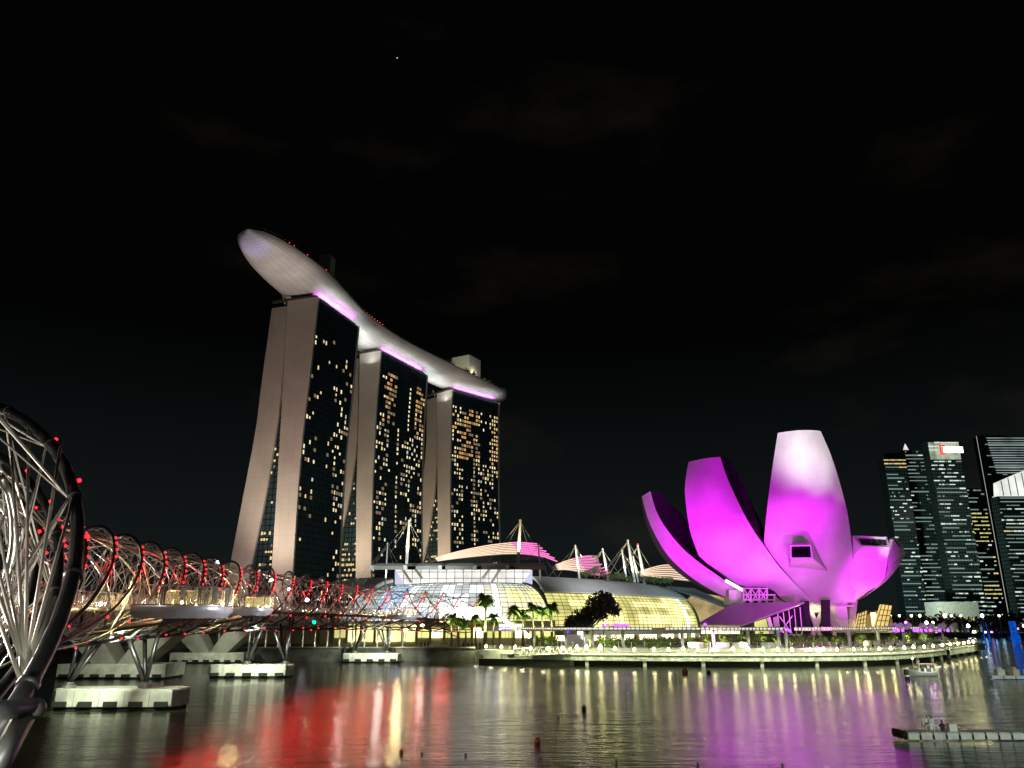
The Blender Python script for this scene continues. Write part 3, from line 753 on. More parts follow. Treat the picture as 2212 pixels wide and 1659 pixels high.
# dormer window on the tall petal
F = [at(1707, 1177.5, 208.3), at(1752, 1177, 209), at(1755.5, 1206, 208.4), at(1708, 1207, 208)]
Gl = [at(1709.5, 1180, 208.4), at(1750, 1179.7, 209), at(1752.6, 1203.6, 208.5), at(1710, 1204.4, 208.1)]
def skin_at(px, py, rows):
    best = min((p for r in rows for p in r), key=lambda p: (projx(p) - px) ** 2 + (829.5 - FOC * ((p.z - CAMH) * math.cos(PITCH) - p.y * math.sin(PITCH)) / (p.y * math.cos(PITCH) + (p.z - CAMH) * math.sin(PITCH)) - py) ** 2)
    return at(px, py, best.y + .5)
Bk = [skin_at(x, y, P3[1]) for x, y in ((1712, 1170), (1746, 1168), (1791, 1235.6), (1706, 1228))]
_d = sum(p.y for p in Bk) / 4
print('skin depth at dormer', _d)
k = MB()
for i in range(4): j = (i + 1) % 4; k.face([F[i], F[j], Gl[j], Gl[i]]); k.face([F[i], Bk[i], Bk[j], F[j]])
dm = k.build('dormer', 'skin', mus)
k = MB(); k.face([p + V((0, .35, 0)) for p in Gl]); k.build('dormer_window', 'black', dm)
# bowl underside, legs and lattice
k = MB(); k.lathe([(3, 4.2), (9, 4.6), (15.5, 7.0), (19, 10.5), (20, 13.0)], (88, 249, 7.5), 28); k.build('bowl', 'skin', mus, True)
for x0, y0, x1, y1, Y in ((1738, 1298, 1742, 1368, 226), (1783, 1296, 1783, 1368, 224), (1843, 1293, 1835, 1372, 238)):
    p, q = at(x0, y0, Y), at(x1, y1, Y); k = MB(); k.hexa([q + V((-.95, -.9, 0)), q + V((.95, -.9, 0)), q + V((.95, .9, 0)), q + V((-.95, .9, 0)), p + V((-.95, -.9, 0)), p + V((.95, -.9, 0)), p + V((.95, .9, 0)), p + V((-.95, .9, 0))])
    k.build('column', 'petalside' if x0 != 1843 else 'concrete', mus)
for xs in ((1702, 1728, 1717, 1706), (1731, 1712, 1722, 1735), (1748, 1771, 1759, 1748), (1776, 1755, 1765, 1779)):
    k = MB(); k.tube([at(xs[0] + 2, 1316, 241), at(xs[1], 1372, 241)], .75, 8); k.build('raking_column', 'white', mus)
for xa, xb in ((1695, 1704), (1793, 1803), (1808, 1802)):
    k = MB(); k.tube([at(xa, 1316, 244), at(xb, 1372, 244)], .6, 8); k.build('raking_column', 'white', mus)
for xa in (1719, 1762):
    c = at(xa, 1311, 239); k = MB(); k.lathe([(3.1, 0), (3.3, .35), (2.6, .6)], c, 16); k.build('underside_lamp', 'underglow', mus)
    uplight('underside_light', c + V((0, -1, -3.6)), 900, (1, .78, .4), 150, 1.0)
k = MB()                                                    # steel lattice drum beneath the second petal
la = [(1604, 1272), (1660, 1270), (1676, 1290), (1676, 1306), (1606, 1306)]
Yl = 229
for xa, xb in ((1606, 1606), (1622, 1622), (1640, 1640), (1657, 1657), (1673, 1673)): k.rod(at(xa, 1269 if xa < 1665 else 1288, Yl), at(xb, 1308, Yl), .28, 6)
for y in (1271, 1285, 1296, 1307): k.rod(at(1605, y, Yl), at(1660 if y < 1280 else 1675, y, Yl), .22, 5)
for i, xa in enumerate((1606, 1623, 1640)):
    k.rod(at(xa, 1306, Yl + .3), at(xa + 9, 1285, Yl + .3), .22, 5); k.rod(at(xa + 9, 1285, Yl + .3), at(xa + 17, 1306, Yl + .3), .22, 5)
    k.rod(at(xa, 1271, Yl + .3), at(xa + 9, 1285, Yl + .3), .18, 5); k.rod(at(xa + 9, 1285, Yl + .3), at(xa + 17, 1271, Yl + .3), .18, 5)
lt = k.build('steel_lattice', 'white', mus)
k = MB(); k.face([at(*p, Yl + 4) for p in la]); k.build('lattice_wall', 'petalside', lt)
k = MB(); p, q = at(1565, 1254.5, 231.0), at(1603.5, 1276, 231.6); k.tube([p + V((0, -1.2, 0)), q + V((0, -1.2, 0))], .42, 6); k.build('edge_light_strip', 'whitestrip', mus)
k = MB(); A, B = at(1574, 1274, 233), at(1604, 1306, 233); k.box(((A.x + B.x) / 2, 236, (A.z + B.z) / 2), (B.x - A.x, 6, A.z - B.z)); k.build('stair_core', 'white', mus)
k = MB(); A, B = at(1812, 1278, 240), at(1822, 1366, 240)
for q_ in (((1800, 1300), (1818, 1281), (1827, 1281), (1831, 1330), (1834, 1366), (1818, 1366), (1806, 1322)),):
    f_ = [at(*p, 236) for p in q_]; b_q = [p + V((0, 5, 0)) for p in f_]; n = len(f_); k.face(f_); k.face(b_q[::-1])
    for i in range(n): k.face([f_[i], b_q[i], b_q[(i + 1) % n], f_[(i + 1) % n]])
k.build('stair_tower', 'white', mus)
k = MB()
for y in (1309, 1340): A = at(1806, y, 234); B = at(1846, y, 234); k.box(((A.x + B.x) / 2, 235, A.z), (B.x - A.x, 2, .35))
k.build('balcony', 'white', mus)

# entrance pavilion with folded purple-lit roof
pv = thing('entrance_pavilion', 'low pavilion with folded dark roof and glass walls left of the museum base', 'pavilion', at(1590, 1366, 226))
def wallquad(k, pts, Ys, mi=0, th=V((0, .4, 0))):
    f_ = [at(x, y, Y) for (x, y), Y in zip(pts, Ys)]; g_ = [p + th for p in f_]; n = len(f_)
    k.face(f_, mi); k.face(g_[::-1], mi)
    for i in range(n): k.face([f_[i], g_[i], g_[(i + 1) % n], f_[(i + 1) % n]], mi)
k = MB(); wallquad(k, [(1507, 1350), (1585, 1305), (1624, 1305), (1630, 1332), (1605, 1352)], [216, 226, 226, 217, 213], th=V((0, 0, .35))); wallquad(k, [(1605, 1352), (1630, 1332), (1624, 1305), (1738, 1303)], [213, 217, 226, 215], th=V((0, 0, .35)))
k.build('folded_roof', 'roofgrey', pv)
k = MB(); wallquad(k, [(1604, 1370), (1606, 1353), (1736, 1305), (1746, 1370)], [214, 214, 216, 216]); k.build('glass_wall', 'greenglass', pv)
k = MB(); wallquad(k, [(1632, 1369), (1630, 1344), (1655, 1336), (1662, 1369)], [213.4] * 4, th=V((0, .2, 0))); k.build('lit_panel', 'gtan', pv)
k = MB(); wallquad(k, [(1664, 1369), (1657, 1335), (1664, 1332), (1673, 1369)], [213.2] * 4, th=V((0, .2, 0))); k.build('white_fin', 'white', pv)
k = MB()
for x in range(1515, 1606, 8): k = MB(); k.rod(at(x, 1352, 215.5), at(x + random.randint(-3, 5), 1371, 215.5), .14, 5); k.build('slender_post', 'white', pv)
k = MB()
for x in (1682, 1694, 1706, 1718, 1730): k.rod(at(x - 2, 1326 - (x - 1682) * .3, 213.7), at(x + 3, 1370, 213.7), .13, 5)
k.rod(at(1684, 1369, 213.6), at(1712, 1330, 213.6), .13, 5); k.rod(at(1712, 1369, 213.6), at(1684, 1332, 213.6), .13, 5)
k.build('wall_truss', 'white', pv)
k = MB(); wallquad(k, [(1516, 1369), (1516, 1357), (1598, 1357), (1598, 1369)], [222] * 4); k.build('lobby_glow', 'shop', pv)
k = MB(); wallquad(k, [(1672, 1356), (1670, 1334), (1680, 1331), (1684, 1352)], [213.1] * 4, th=V((0, .1, 0))); k.build('poster', 'wallwhite', pv)

# tilted amber glass boxes at the right foot of the museum
for q_, lab, tilt in ((((1888, 1364), (1905, 1305), (1927, 1308), (1917, 1364)), 'tall leaning amber-lit glass box right of the museum foot', 'tall'), (((1848, 1364), (1856, 1325), (1873, 1318), (1869, 1364)), 'short amber-lit glass box close against the museum foot', 'short')):
    g = thing('glass_lantern', lab, 'glass pavilion', at((q_[0][0] + q_[3][0]) / 2, 1366, 236))
    Y_ = 234 if tilt == 'tall' else 240
    k = MB(); f_ = [at(*p, Y_) for p in q_]; b_2 = [p + V((2.5, 7, 0)) for p in f_]; k.hexa([f_[0], f_[3], b_2[3], b_2[0], f_[1], f_[2], b_2[2], b_2[1]]); k.build('lit_glass', 'amberglass', g)
    k = MB()
    for t in (0, .33, .67, 1): k.rod(f_[0].lerp(f_[3], t) + V((0, -.1, 0)), f_[1].lerp(f_[2], t) + V((0, -.1, 0)), .12, 4)
    for t in [i / 5 for i in range(6)]: k.rod(f_[0].lerp(f_[1], t) + V((0, -.1, 0)), f_[3].lerp(f_[2], t) + V((0, -.1, 0)), .1, 4)
    k.build('mullion', 'mullion', g)
    k = MB(); k.hexa([b_2[0] + V((0, .05, 0)), f_[3] + V((.06, 0, 0)), b_2[3] + V((4.0, 3, 0)), b_2[0] + V((3, 3, 0)), f_[1] + V((0, 1, .1)), f_[2] + V((.06, 0, .1)), b_2[2] + V((4.0, 3, .1)), b_2[1] + V((3, 3, .1))]) if False else None
    light('POINT', 'glass_lantern_light', at((q_[0][0] + q_[3][0]) / 2, 1350, Y_ - 4), 350, (1, .72, .3), size=1)
hb = thing('ticket_hall', 'dark sloping hall behind the amber glass boxes', 'hall', at(1890, 1366, 252))
k = MB(); wallquad(k, [(1838, 1366), (1868, 1330), (1898, 1318), (1925, 1330), (1935, 1366)], [250] * 5, th=V((0, 10, 0))); k.build('hall_body', 'cream', hb)
k = MB(); c = at(1888, 1338, 246); k.box(c, (1.5, .5, 4)); k.build('wall_lamp', 'underglow', hb)

# magenta and white floodlights on the museum petals (pergola roof fixtures; last few are added fill)
def flood(name, src, tgt, pw, colr, ang, blend=1.0): return light('SPOT', name, src, pw, colr, tgt, ang, blend, 1.0)
MAG = (0.46, 0.0, 0.54); VIO = (.78, .0, 1.0)
tg = lambda x, y, Y: at(x, y, Y)
flood('magenta_flood', V((50, 186, 8.8)), tg(1548, 1120, 220), 90000, MAG, 66, .7)
flood('magenta_flood', V((52, 184, 8.8)), tg(1522, 1030, 224), 420000, MAG, 38, .8)
flood('magenta_flood', V((72, 184, 8.8)), tg(1740, 1225, 214), 110000, MAG, 66, .7)
flood('magenta_flood', V((78, 172, 8.8)), tg(1732, 1060, 212), 190000, MAG, 38)
flood('magenta_flood', V((108, 196, 8.8)), tg(1882, 1250, 228), 150000, MAG, 44)
flood('magenta_flood', V((38, 190, 8.8)), tg(1425, 1130, 240), 280000, MAG, 54)
flood('magenta_flood', V((62, 186, 8.8)), tg(1620, 1220, 222), 60000, MAG, 64)
flood('white_flood', V((92, 160, 5)), tg(1738, 930, 217), 420000, (1, 1, .93), 21, 1.0)
flood('white_flood', V((68, 166, 5)), tg(1694, 945, 217), 230000, (1, 1, .93), 17)
flood('white_flood', V((104, 170, 5)), tg(1822, 1020, 217), 60000, (1, .93, .8), 15)
flood('white_flood', V((66, 176, 4)), tg(1720, 1300, 228), 11000, (1, .42, .80), 64)  # pink fill added for the spill at the petal feet
flood('white_flood', V((44, 182, 4)), tg(1580, 1290, 232), 9000, (1, .50, .80), 60)  # more added pink fill, farther left
flood('white_flood', V((118, 190, 6)), tg(1905, 1162, 228), 60000, (.95, 1, .90), 13)  # added spot stands for ambient light on the skylight frames

# ================================================================== shopping mall, glass barrels
random.seed(31)
mall = thing('shopping_mall', 'glass barrel-vaulted shopping mall glowing white at left and yellow at right', 'mall', (0, 320, 2.6))
def barrel(plan, z0, z1, inset, nu, nv, phi=math.pi / 2):
    c = catmull([V((x, y, 0)) for x, y in plan], nu + 1); G = []
    for j in range(nv + 1):
        a = phi * j / nv; row = []
        for i, p in enumerate(c):
            t = (c[min(i + 1, nu)] - c[max(i - 1, 0)]).normalized(); n = V((-t.y, t.x, 0))
            row.append(V((p.x, p.y, z0 + (z1 - z0) * math.sin(a))) + n * inset * (1 - math.cos(a)))
        G.append(row)
    return G
def pxp(px, Y): p = at(px, 1340, Y); return (p.x, p.y)
GA = barrel([pxp(735, 356), pxp(778, 330), pxp(850, 309), pxp(910, 301), pxp(990, 298), pxp(1080, 299), pxp(1150, 304), pxp(1192, 314)], 4.0, 24.2, 14, 40, 14)
def mA(i, j):
    u = (i + .5) / 40; v = (j + .5) / 14
    if v > .80: return 2 if (i * 7 + j * 3) % 5 else 0
    if u > .80: return 3 if j in (2, 3, 4, 6, 7, 8) and i % 4 else 5
    if u > .74: return 0 if i % 3 == 1 else 5
    if u < .30: return 2
    if u < .46: return 1 if v > .18 else 0
    if u < .60: return 2 if v > .45 and u > .5 else 0
    return 0 if (i // 2 + j // 4) % 3 else 2
k = MB(); k.grid(GA, mif=mA); gbo = k.build('glass_barrel', ['gwhite', 'gblue', 'ggrey', 'gyell', 'gtan', 'gcream'], mall)
def mullions(G, r, su=1, sv=1):
    k = MB()
    for row in G[::sv]: k.tube([p + V((0, -.18, .05)) for p in row], r, 4)
    for i in range(0, len(G[0]), su): k.tube([row[i] + V((0, -.18, .05)) for row in G], r, 4)
    return k
mullions(GA, .10).build('mullion', 'mullion', gbo)
k = MB(); k.tube([row[-1] + V((.4, -.5, .1)) for row in GA], .55, 6); k.tube([row[3] + V((-.2, -.5, .1)) for row in GA], .4, 6); k.build('arch_rib', 'mullion', mall)
# clerestory glass box above the barrel and its thin wing roof
Yc = 322
c0, c1 = at(853, 1263, Yc), at(1148, 1222, Yc)
k = MB(); k.box(((c0.x + c1.x) / 2, Yc + 12, (c0.z + c1.z) / 2), (c1.x - c0.x, 24, c1.z - c0.z)); k.build('clerestory', glow('clerestory_glass', (.95, .92, .86), 1.0, True, .3, .14), mall)
k = MB()
for i in range(17): x = c0.x + (c1.x - c0.x) * i / 16; k.box((x, Yc - .15, (c0.z + c1.z) / 2), (.22, .2, c1.z - c0.z))
for j in range(4): z = c0.z + (c1.z - c0.z) * j / 3; k.box(((c0.x + c1.x) / 2, Yc - .22, z), (c1.x - c0.x, .2, .2))
k.build('mullion', 'mullion', mall)
for xa, ya, xb, yb in ((888, 1258, 868, 1226), (912, 1250, 895, 1226), (1042, 1250, 1060, 1226), (1062, 1258, 1085, 1222), (966, 1232, 960, 1222), (1000, 1232, 1003, 1222)):
    k = MB(); k.rod(at(xa, ya, Yc - .8), at(xb, yb, Yc - .8), .5, 6); k.build('roof_strut', 'white', mall)
for px in (853, 1128):
    a_, b_r = (px, px + 22)
    k = MB(); wallquad(k, [(a_, 1262), (a_, 1230), (b_r, 1262)] if px < 900 else [(b_r, 1262), (b_r, 1230), (a_, 1262)], [Yc - .6] * 3, th=V((0, .2, 0))); k.build('stair_panel', glow('stair_panel_lilac', (.75, .75, 1.0), .75), mall)
def wing(x0, x1, yt, yb, Yf, Yb, sag):
    rows = []
    for j in range(7):
        t = j / 6; Yj = Yf + (Yb - Yf) * t; rows.append([at(x0 + (x1 - x0) * i / 8, yb, Yf) * 0 + V((at(x0 + (x1 - x0) * i / 8, yb, Yf).x, Yj, at(x0, yb, Yf).z + sag * math.sin(t * math.pi * .55))) for i in range(9)])
    return rows
for x0, x1 in ((797, 898), (870, 962), (945, 1040), (1020, 1112), (1090, 1180)):
    R = wing(x0 + 2, x1, 1215, 1223, 304, 340, 3.2); k = MB(); k.grid(R); k.grid([[p - V((0, 0, 1.3)) for p in r] for r in R]); k.grid([R[0], [p - V((0, 0, 1.3)) for p in R[0]]]); k.grid([[r[0] for r in R], [r[0] - V((0, 0, 1.3)) for r in R]]); k.grid([[r[-1] for r in R], [r[-1] - V((0, 0, 1.3)) for r in R]])
    wgo = k.build('wing_roof', 'roofgrey', mall)
    k = MB(); p = R[0][0]; k.box((p.x + .7, p.y - .3, p.z - .6), (1.4, .6, 1.7)); k.rod(p + V((.6, 0, -.4)), V((R[4][0].x + .6, R[4][0].y, R[4][0].z - .5)), .45, 6); k.build('roof_edge_beam', 'white', wgo)
# lit layered shell roofs
def shell(arc_top, arc_low, ends, Y0, label, nst=7, rose=.78, under=True):
    """a curved roof shell of stacked light strips whose ends step back"""
    t_ = thing('lit_shell_roof', label, 'roof', at(arc_low[0][0], arc_low[0][1], Y0))
    n = 26; T_, L_ = resample(arc_top, n), resample(arc_low, n); rows = []
    for j in range(nst * 2 + 1):
        q = j / (nst * 2); rows.append([at(L_[i][0] + (T_[i][0] - L_[i][0]) * q, L_[i][1] + (T_[i][1] - L_[i][1]) * q, Y0 + 16 * q + 6 * math.sin(math.pi * i / (n - 1)) * 0) for i in range(n)])
    k = MB(); k.grid(rows); k.build('shell', mat('shell_blush', (.40, .33, .27), .6), t_, True)
    for s_ in range(nst):
        r = rows[s_ * 2 + 1]; e_ = ends[s_] if s_ < len(ends) else ends[-1]
        tip = at(e_[0], e_[1], Y0 + 16 * (s_ * 2 + 1) / (nst * 2) - .6); i0 = 2 + (s_ % 2)
        line = [p + V((0, -.5, .15)) for p in r[i0:]]
        while line and projx(line[-1]) > e_[0] - 8: line.pop()
        line.append(tip); cut = max(2, int(len(line) * rose))
        k = MB(); k.tube(line[:cut], .19, 5); k.build('light_strip', 'blush', t_)
        k = MB(); k.tube(line[cut - 1:], .26, 5); k.build('light_strip_end', 'rose', t_)
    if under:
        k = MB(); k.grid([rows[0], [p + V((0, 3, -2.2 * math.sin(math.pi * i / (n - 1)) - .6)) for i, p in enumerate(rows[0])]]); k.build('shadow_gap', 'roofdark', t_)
    return t_
shell([(922, 1213), (975, 1195), (1040, 1180), (1090, 1173), (1120, 1171), (1150, 1173)], [(926, 1216), (975, 1209), (1040, 1202), (1095, 1198), (1140, 1199), (1176, 1205)],
      [(1204, 1213), (1198, 1206), (1187, 1198), (1180, 1191), (1172, 1184), (1166, 1179), (1160, 1175)], 336, 'largest layered shell roof with blush light strips above the white glass hall')
shell([(1192, 1224), (1225, 1210), (1255, 1202), (1275, 1199), (1290, 1200)], [(1196, 1232), (1225, 1232), (1260, 1238), (1285, 1243), (1304, 1245)],
      [(1318, 1236), (1314, 1231), (1308, 1225), (1300, 1219), (1290, 1211), (1286, 1206), (1278, 1202)], 352, 'middle layered shell roof with rose light strips among roof trees', rose=.62, under=False)
shell([(1372, 1238), (1400, 1228), (1425, 1221), (1450, 1219), (1475, 1226), (1500, 1240)], [(1372, 1245), (1400, 1246), (1430, 1250), (1460, 1253), (1490, 1256), (1510, 1258)],
      [(1512, 1256), (1512, 1253), (1510, 1250), (1505, 1246), (1500, 1241), (1494, 1237), (1484, 1231)], 400, 'rightmost layered shell roof partly behind the slim left petal', rose=.88, under=False)
# right, yellow barrel with grey roof
plB = [pxp(1190, 313), pxp(1240, 318), pxp(1300, 328), pxp(1370, 342), pxp(1430, 360), pxp(1480, 384), pxp(1505, 408), pxp(1512, 430)]
GB = barrel(plB, 7.2, 27.5, 22, 44, 22)
def mB(i, j):
    u = i / 44
    if .66 < u < .71: return 0
    if u > .86: return 3 if j < 7 else 2
    return 1 if (j in (1, 2, 3, 6, 7) and (i // 3) % 4) or (i // 6) % 3 == 1 else 2
k = MB(); k.grid(GB[:11], mif=mB); ybo = k.build('yellow_glass_barrel', ['gwhite', 'gyell', 'gtan', 'ggreen'], mall)
mullions(GB[:11], .095).build('mullion', 'mullion', ybo)
k = MB(); k.grid([[p + V((0, -.5, .35)) for p in r] for r in GB[10:]], uvscale=(2.4, 2.2)); k.build('metal_roof', 'roofgrey', mall)
k = MB(); k.tube([p + V((0, -.6, .4)) for p in GB[10]], .35, 5); k.tube([r[0] + V((0, -.6, .5)) for r in GB[10:]], .4, 5); k.build('roof_edge', 'white', mall)
# lower body below the yellow barrel: concrete frieze, lit shopfronts and columns
k = MB(); f0 = barrel(plB, 4.6, 7.2, 0, 40, 1); k.grid([[p + V((0, -.6, 0)) for p in r] for r in f0]); k.grid([[p + V((0, -.6, 0)) for p in f0[0]], [p + V((0, 6, 0)) for p in f0[0]]]); k.build('frieze', 'cream', mall)
k = MB(); f1 = barrel(plB, 2.6, 4.7, 0, 40, 1); k.grid([[p + V((0, 3, 0)) for p in r] for r in f1]); k.build('shopfront', 'shop', mall)
for i in (3, 8, 13, 18, 23, 28, 33): k = MB(); p = f1[0][i]; k.box((p.x, p.y, 3.6), (2.2, 1.5, 2.2)); k.build('column', 'cream', mall)
# left grey roofs beside the clerestory
for q_, Y_ in ((((735, 1262), (775, 1249), (850, 1247), (850, 1262), (812, 1280), (740, 1280)), 350), (((716, 1262), (760, 1250), (800, 1247), (800, 1252), (760, 1262), (720, 1275)), 372)):
    k = MB(); f_ = [at(x, y, Y_ - (12 if i > 2 else -6)) for i, (x, y) in enumerate(q_)]; k.face(f_); k.face([p - V((0, 0, .8)) for p in f_][::-1])
    for i in range(len(f_)): j = (i + 1) % len(f_); k.face([f_[i], f_[j], f_[j] - V((0, 0, .8)), f_[i] - V((0, 0, .8))])
    k.build('side_roof', 'roofgrey', mall)
k = MB(); k.tube(catmull([at(785, 1296, 330), at(800, 1278, 330), at(822, 1262, 332), at(848, 1255, 336)], 12), .75, 6); k.build('roof_rim', 'white', mall)
# mall podium under the barrels with tan lit bays, seen behind the palms
pod = thing('mall_podium', 'low tan podium wall with lit bays behind the palm row', 'podium', (-10, 268, 2.6))
A, B = at(480, 1345, 268), at(1200, 1345, 268)
k = MB(); k.box(((A.x + B.x) / 2, 276, 6.2), (B.x - A.x, 14, 7.2)); k.build('wall', 'cream', pod)
k = MB()
for i in range(24):
    x = A.x + (B.x - A.x) * i / 24; k = MB(); k.box((x, 268.6, 6.2), (.7, 1.0, 7.2)); k.build('pilaster', 'concrete', pod)
for i in range(8, 24):
    x0 = A.x + (B.x - A.x) * i / 24; m_ = 'gyell' if 9 <= i <= 13 else ('gtan' if i % 3 else 'shop')
    k = MB(); k.box((x0 + (B.x - A.x) / 48, 268.75, 6.0), ((B.x - A.x) / 24 - 1.0, .3, 5.4 if m_ == 'gyell' else 3.0)); k.build('lit_bay', m_, pod)
A2, B2 = at(1040, 1350, 262), at(1225, 1350, 262)
k = MB(); k.box(((A2.x + B2.x) / 2, 263, 7.4), (B2.x - A2.x, 6, 1.6)); k.build('canopy', 'cream', pod)
sc_ = thing('lit_screen', 'big glaring white screen on the mall front beside the bridge landing', 'screen', at(1018, 1345, 284))
A, B = at(945, 1341, 284), at(1086, 1309, 284); c_ = (A + B) / 2
k = MB(); k.box((c_.x, 285, c_.z), (B.x - A.x, 1, B.z - A.z)); k.build('frame', 'mullion', sc_)
k = MB(); k.box((c_.x, 284.45, c_.z), (B.x - A.x - .6, .12, B.z - A.z - .6)); k.build('panel', 'screen', sc_)
sg = thing('shop_sign', 'small white lit sign with a blue motif above the promenade canopy', 'sign', at(1102, 1355, 255))
A, B = at(1078, 1361, 255), at(1127, 1348, 255); c_ = (A + B) / 2
k = MB(); k.box((c_.x, 255.2, c_.z), (B.x - A.x, .5, B.z - A.z)); k.build('panel', 'sign_white', sg)
k = MB(); s0 = c_.x - 1.6
for a_ in range(3): k.tube([V((c_.x - 3.0 + a_ * 2.2 + .9 * math.cos(q * math.pi / 6), 254.85, c_.z - .5 + .45 * math.sin(q * math.pi / 6))) for q in range(9 if a_ == 1 else 6)], .16, 4)
k.rod(V((c_.x - 2.8, 254.85, c_.z - .75)), V((c_.x + 2.9, 254.85, c_.z - .7)), .14, 4); k.build('motif', 'sign_blue', sg)

# masts with cables
MASTS = [((837, 1176), (832, 1276), 318, .34), ((884, 1126), (878, 1219), 312, .62), ((1124, 1126), (1119, 1217), 318, .66), ((1163, 1178), (1169, 1272), 326, .36),
         ((1243, 1181), (1252, 1252), 345, .48), ((1302, 1188), (1314, 1254), 358, .48), ((1344, 1192), (1354, 1256), 370, .48), ((1356, 1169), (1371, 1258), 380, .62), ((1368, 1205), (1379, 1258), 384, .42), ((1378, 1181), (1393, 1262), 388, .6), ((1530, 1207), (1532, 1240), 420, .5)]
ML = ['slim white mast at far left of the mall roof', 'tall glowing white mast rising from the wing roof at left', 'tall glowing white mast in front of the largest shell roof', 'slim short mast at the right end of the clerestory',
      'white mast in front of the middle shell roof trees', 'white mast between middle shell roof and its rose strips', 'white mast just left of the tight mast cluster', 'tallest mast of the tight cluster left of the museum', 'thin mast inside the tight cluster', 'rightmost mast of the cluster with small red light', 'mast half behind the slim left petal']
for (t0, b0, Y_, r), lab in zip(MASTS[:10], ML):
    p, q = at(*b0, Y_), at(*t0, Y_); o = thing('roof_mast', lab, 'mast', p, 'masts on the mall roof')
    k = MB(); k.tube([p, p.lerp(q, .5), q], [r, r, r * .6], 8); k.lathe([(r * .9, 0), (r * .9, .5), (.1, .9)], q, 8); k.build('pole', 'white', o)
    k = MB()
    for dx, dz in ((-9, -16), (-14, -17), (10, -17), (5, -16)):
        k.rod(q, V((q.x + dx, q.y + 6 * random.random(), max(p.z - 1, q.z + dz))), .045, 4)
    k.build('cable', 'rod', o)
    if 'red light' in lab: k = MB(); k.ball(q + V((0, 0, 1)), .45, 6, 4); k.build('red_beacon', 'ledcore', o)
    light('SPOT', 'mast_uplight', p + V((0, -3.4, 1.0)), 26000 * (r / .5), (1, .92, .50), q, 55, .7, .3)
# added unseen spots that brighten the mall metal roofs
light('SPOT', 'roof_fill_light', V((45, 292, 52)), 130000, (.90, .93, 1.0), V((52, 350, 24)), 100, 1, 2)
light('SPOT', 'roof_fill_light', V((-30, 270, 48)), 70000, (.9, 1, .95), V((-45, 335, 26)), 90, 1, 2)
# far low tan stand between mall and museum
st = thing('event_hall', 'tan stepped hall glimpsed between the yellow barrel and the museum', 'hall', at(1540, 1345, 440))
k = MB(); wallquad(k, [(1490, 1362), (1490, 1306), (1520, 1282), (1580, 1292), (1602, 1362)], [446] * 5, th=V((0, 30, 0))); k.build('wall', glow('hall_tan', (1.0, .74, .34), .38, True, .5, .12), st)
k = MB(); wallquad(k, [(1440, 1270), (1500, 1275), (1598, 1318), (1590, 1322), (1500, 1290)], [436, 436, 430, 430, 430], th=V((0, 0, 1))); k.build('roof', 'roofgrey', st)

# ================================================================== helix bridge
random.seed(41)
HC = [V((-6.8, 2.5, 9.4)), V((-9.6, 7.2, 9.7)), V((-12.95, 12.8, 9.95)), V((-17.3, 20.0, 10.2)), V((-24.0, 30, 10.6)), V((-29.6, 41, 11.0)), V((-34.4, 54, 11.45)), V((-37.2, 66, 11.8)), V((-41.4, 90, 12.2)), V((-43.6, 115, 12.6)), V((-43.0, 140, 12.8)), V((-36, 185, 12.7)), V((-22, 218, 12.0)), V((-12, 233, 11.6))]
NS = 480; HX = catmull(HC, NS); HL = [0.0]
for i in range(1, NS): HL.append(HL[-1] + (HX[i] - HX[i - 1]).length)
TOT = HL[-1]
def hframe(s):
    x = max(0, min(NS - 1.001, s / TOT * (NS - 1))); i = int(x); c = HX[i].lerp(HX[i + 1], x - i)
    a = HX[max(i - 1, 0)]; b = HX[min(i + 2, NS - 1)]; t = (b - a); t.z = 0; t.normalize()
    return c, t, V((t.y, -t.x, 0))
PITCHL = 52.0; RO = 5.2; RI = 4.2
s_ref = min(range(NS), key=lambda i: (HX[i] - V((-13.05, 13.0, 9.95))).length) / (NS - 1) * TOT
def hpt(s, th, r):
    c, t, n = hframe(s); return c + n * (r * math.cos(th)) + V((0, 0, r * math.sin(th)))
def outer(k, s): return 2 * math.pi * (s - s_ref) / PITCHL + 2 * math.pi * k / 6
def inner(k, s): return -2 * math.pi * (s - s_ref) / PITCHL + 2 * math.pi * k / 5 + 0.5
hel = thing('helix_bridge', 'steel double-helix footbridge with red lights curving away over the water', 'bridge', (-30, 60, 9.5))
S0, S1 = s_ref - 4.6, TOT - 1.0
nst = int((S1 - S0) / 0.8)
for q in range(6):
    sa_ = s_ref + 6.0 if q in (1, 2) else S0
    k = MB(); k.tube([hpt(sa_ + (S1 - sa_) * i / nst, outer(q, sa_ + (S1 - sa_) * i / nst), RO) for i in range(nst + 1)], .137, 10)
    s = sa_ + 1.0
    while s < 60: k.tube([hpt(s - .06, outer(q, s - .06), RO), hpt(s + .06, outer(q, s + .06), RO)], .165, 10); s += 2.75
    k.build('outer_helix_tube', 'tube', hel, True)
for q in range(5):
    k = MB(); k.tube([hpt(S0 + 14 + (S1 - S0 - 14) * i / nst, inner(q, S0 + 14 + (S1 - S0 - 14) * i / nst), RI) for i in range(nst + 1)], .11, 8)
    k.build('inner_helix_tube', 'steel', hel, True)
# straight rods tying the two helices, and rods between neighbouring strands
k = MB(); s = S0 + 6.5; step = 2.75; j = 0
while s < S1 - 2.5:
    for q in range(6):
        th = outer(q, s); a = hpt(s, th, RO - .12); rr = .030 if s > 45 else .027
        for ds, dth in ((-1.9, -.55), (1.9, .55), (-1.9, .62), (1.9, -.62)):
            if s + ds > S0: k.rod(a, hpt(s + ds, th + dth, RI), rr, 5 if s < 45 else 3)
        if j % 2 == 0:
            k.rod(a, hpt(s, th + math.pi / 3, RO - .12), rr, 3)
    s += step; j += 1
k.build('tie_rod', 'rod', hel)['kind'] = 'stuff'
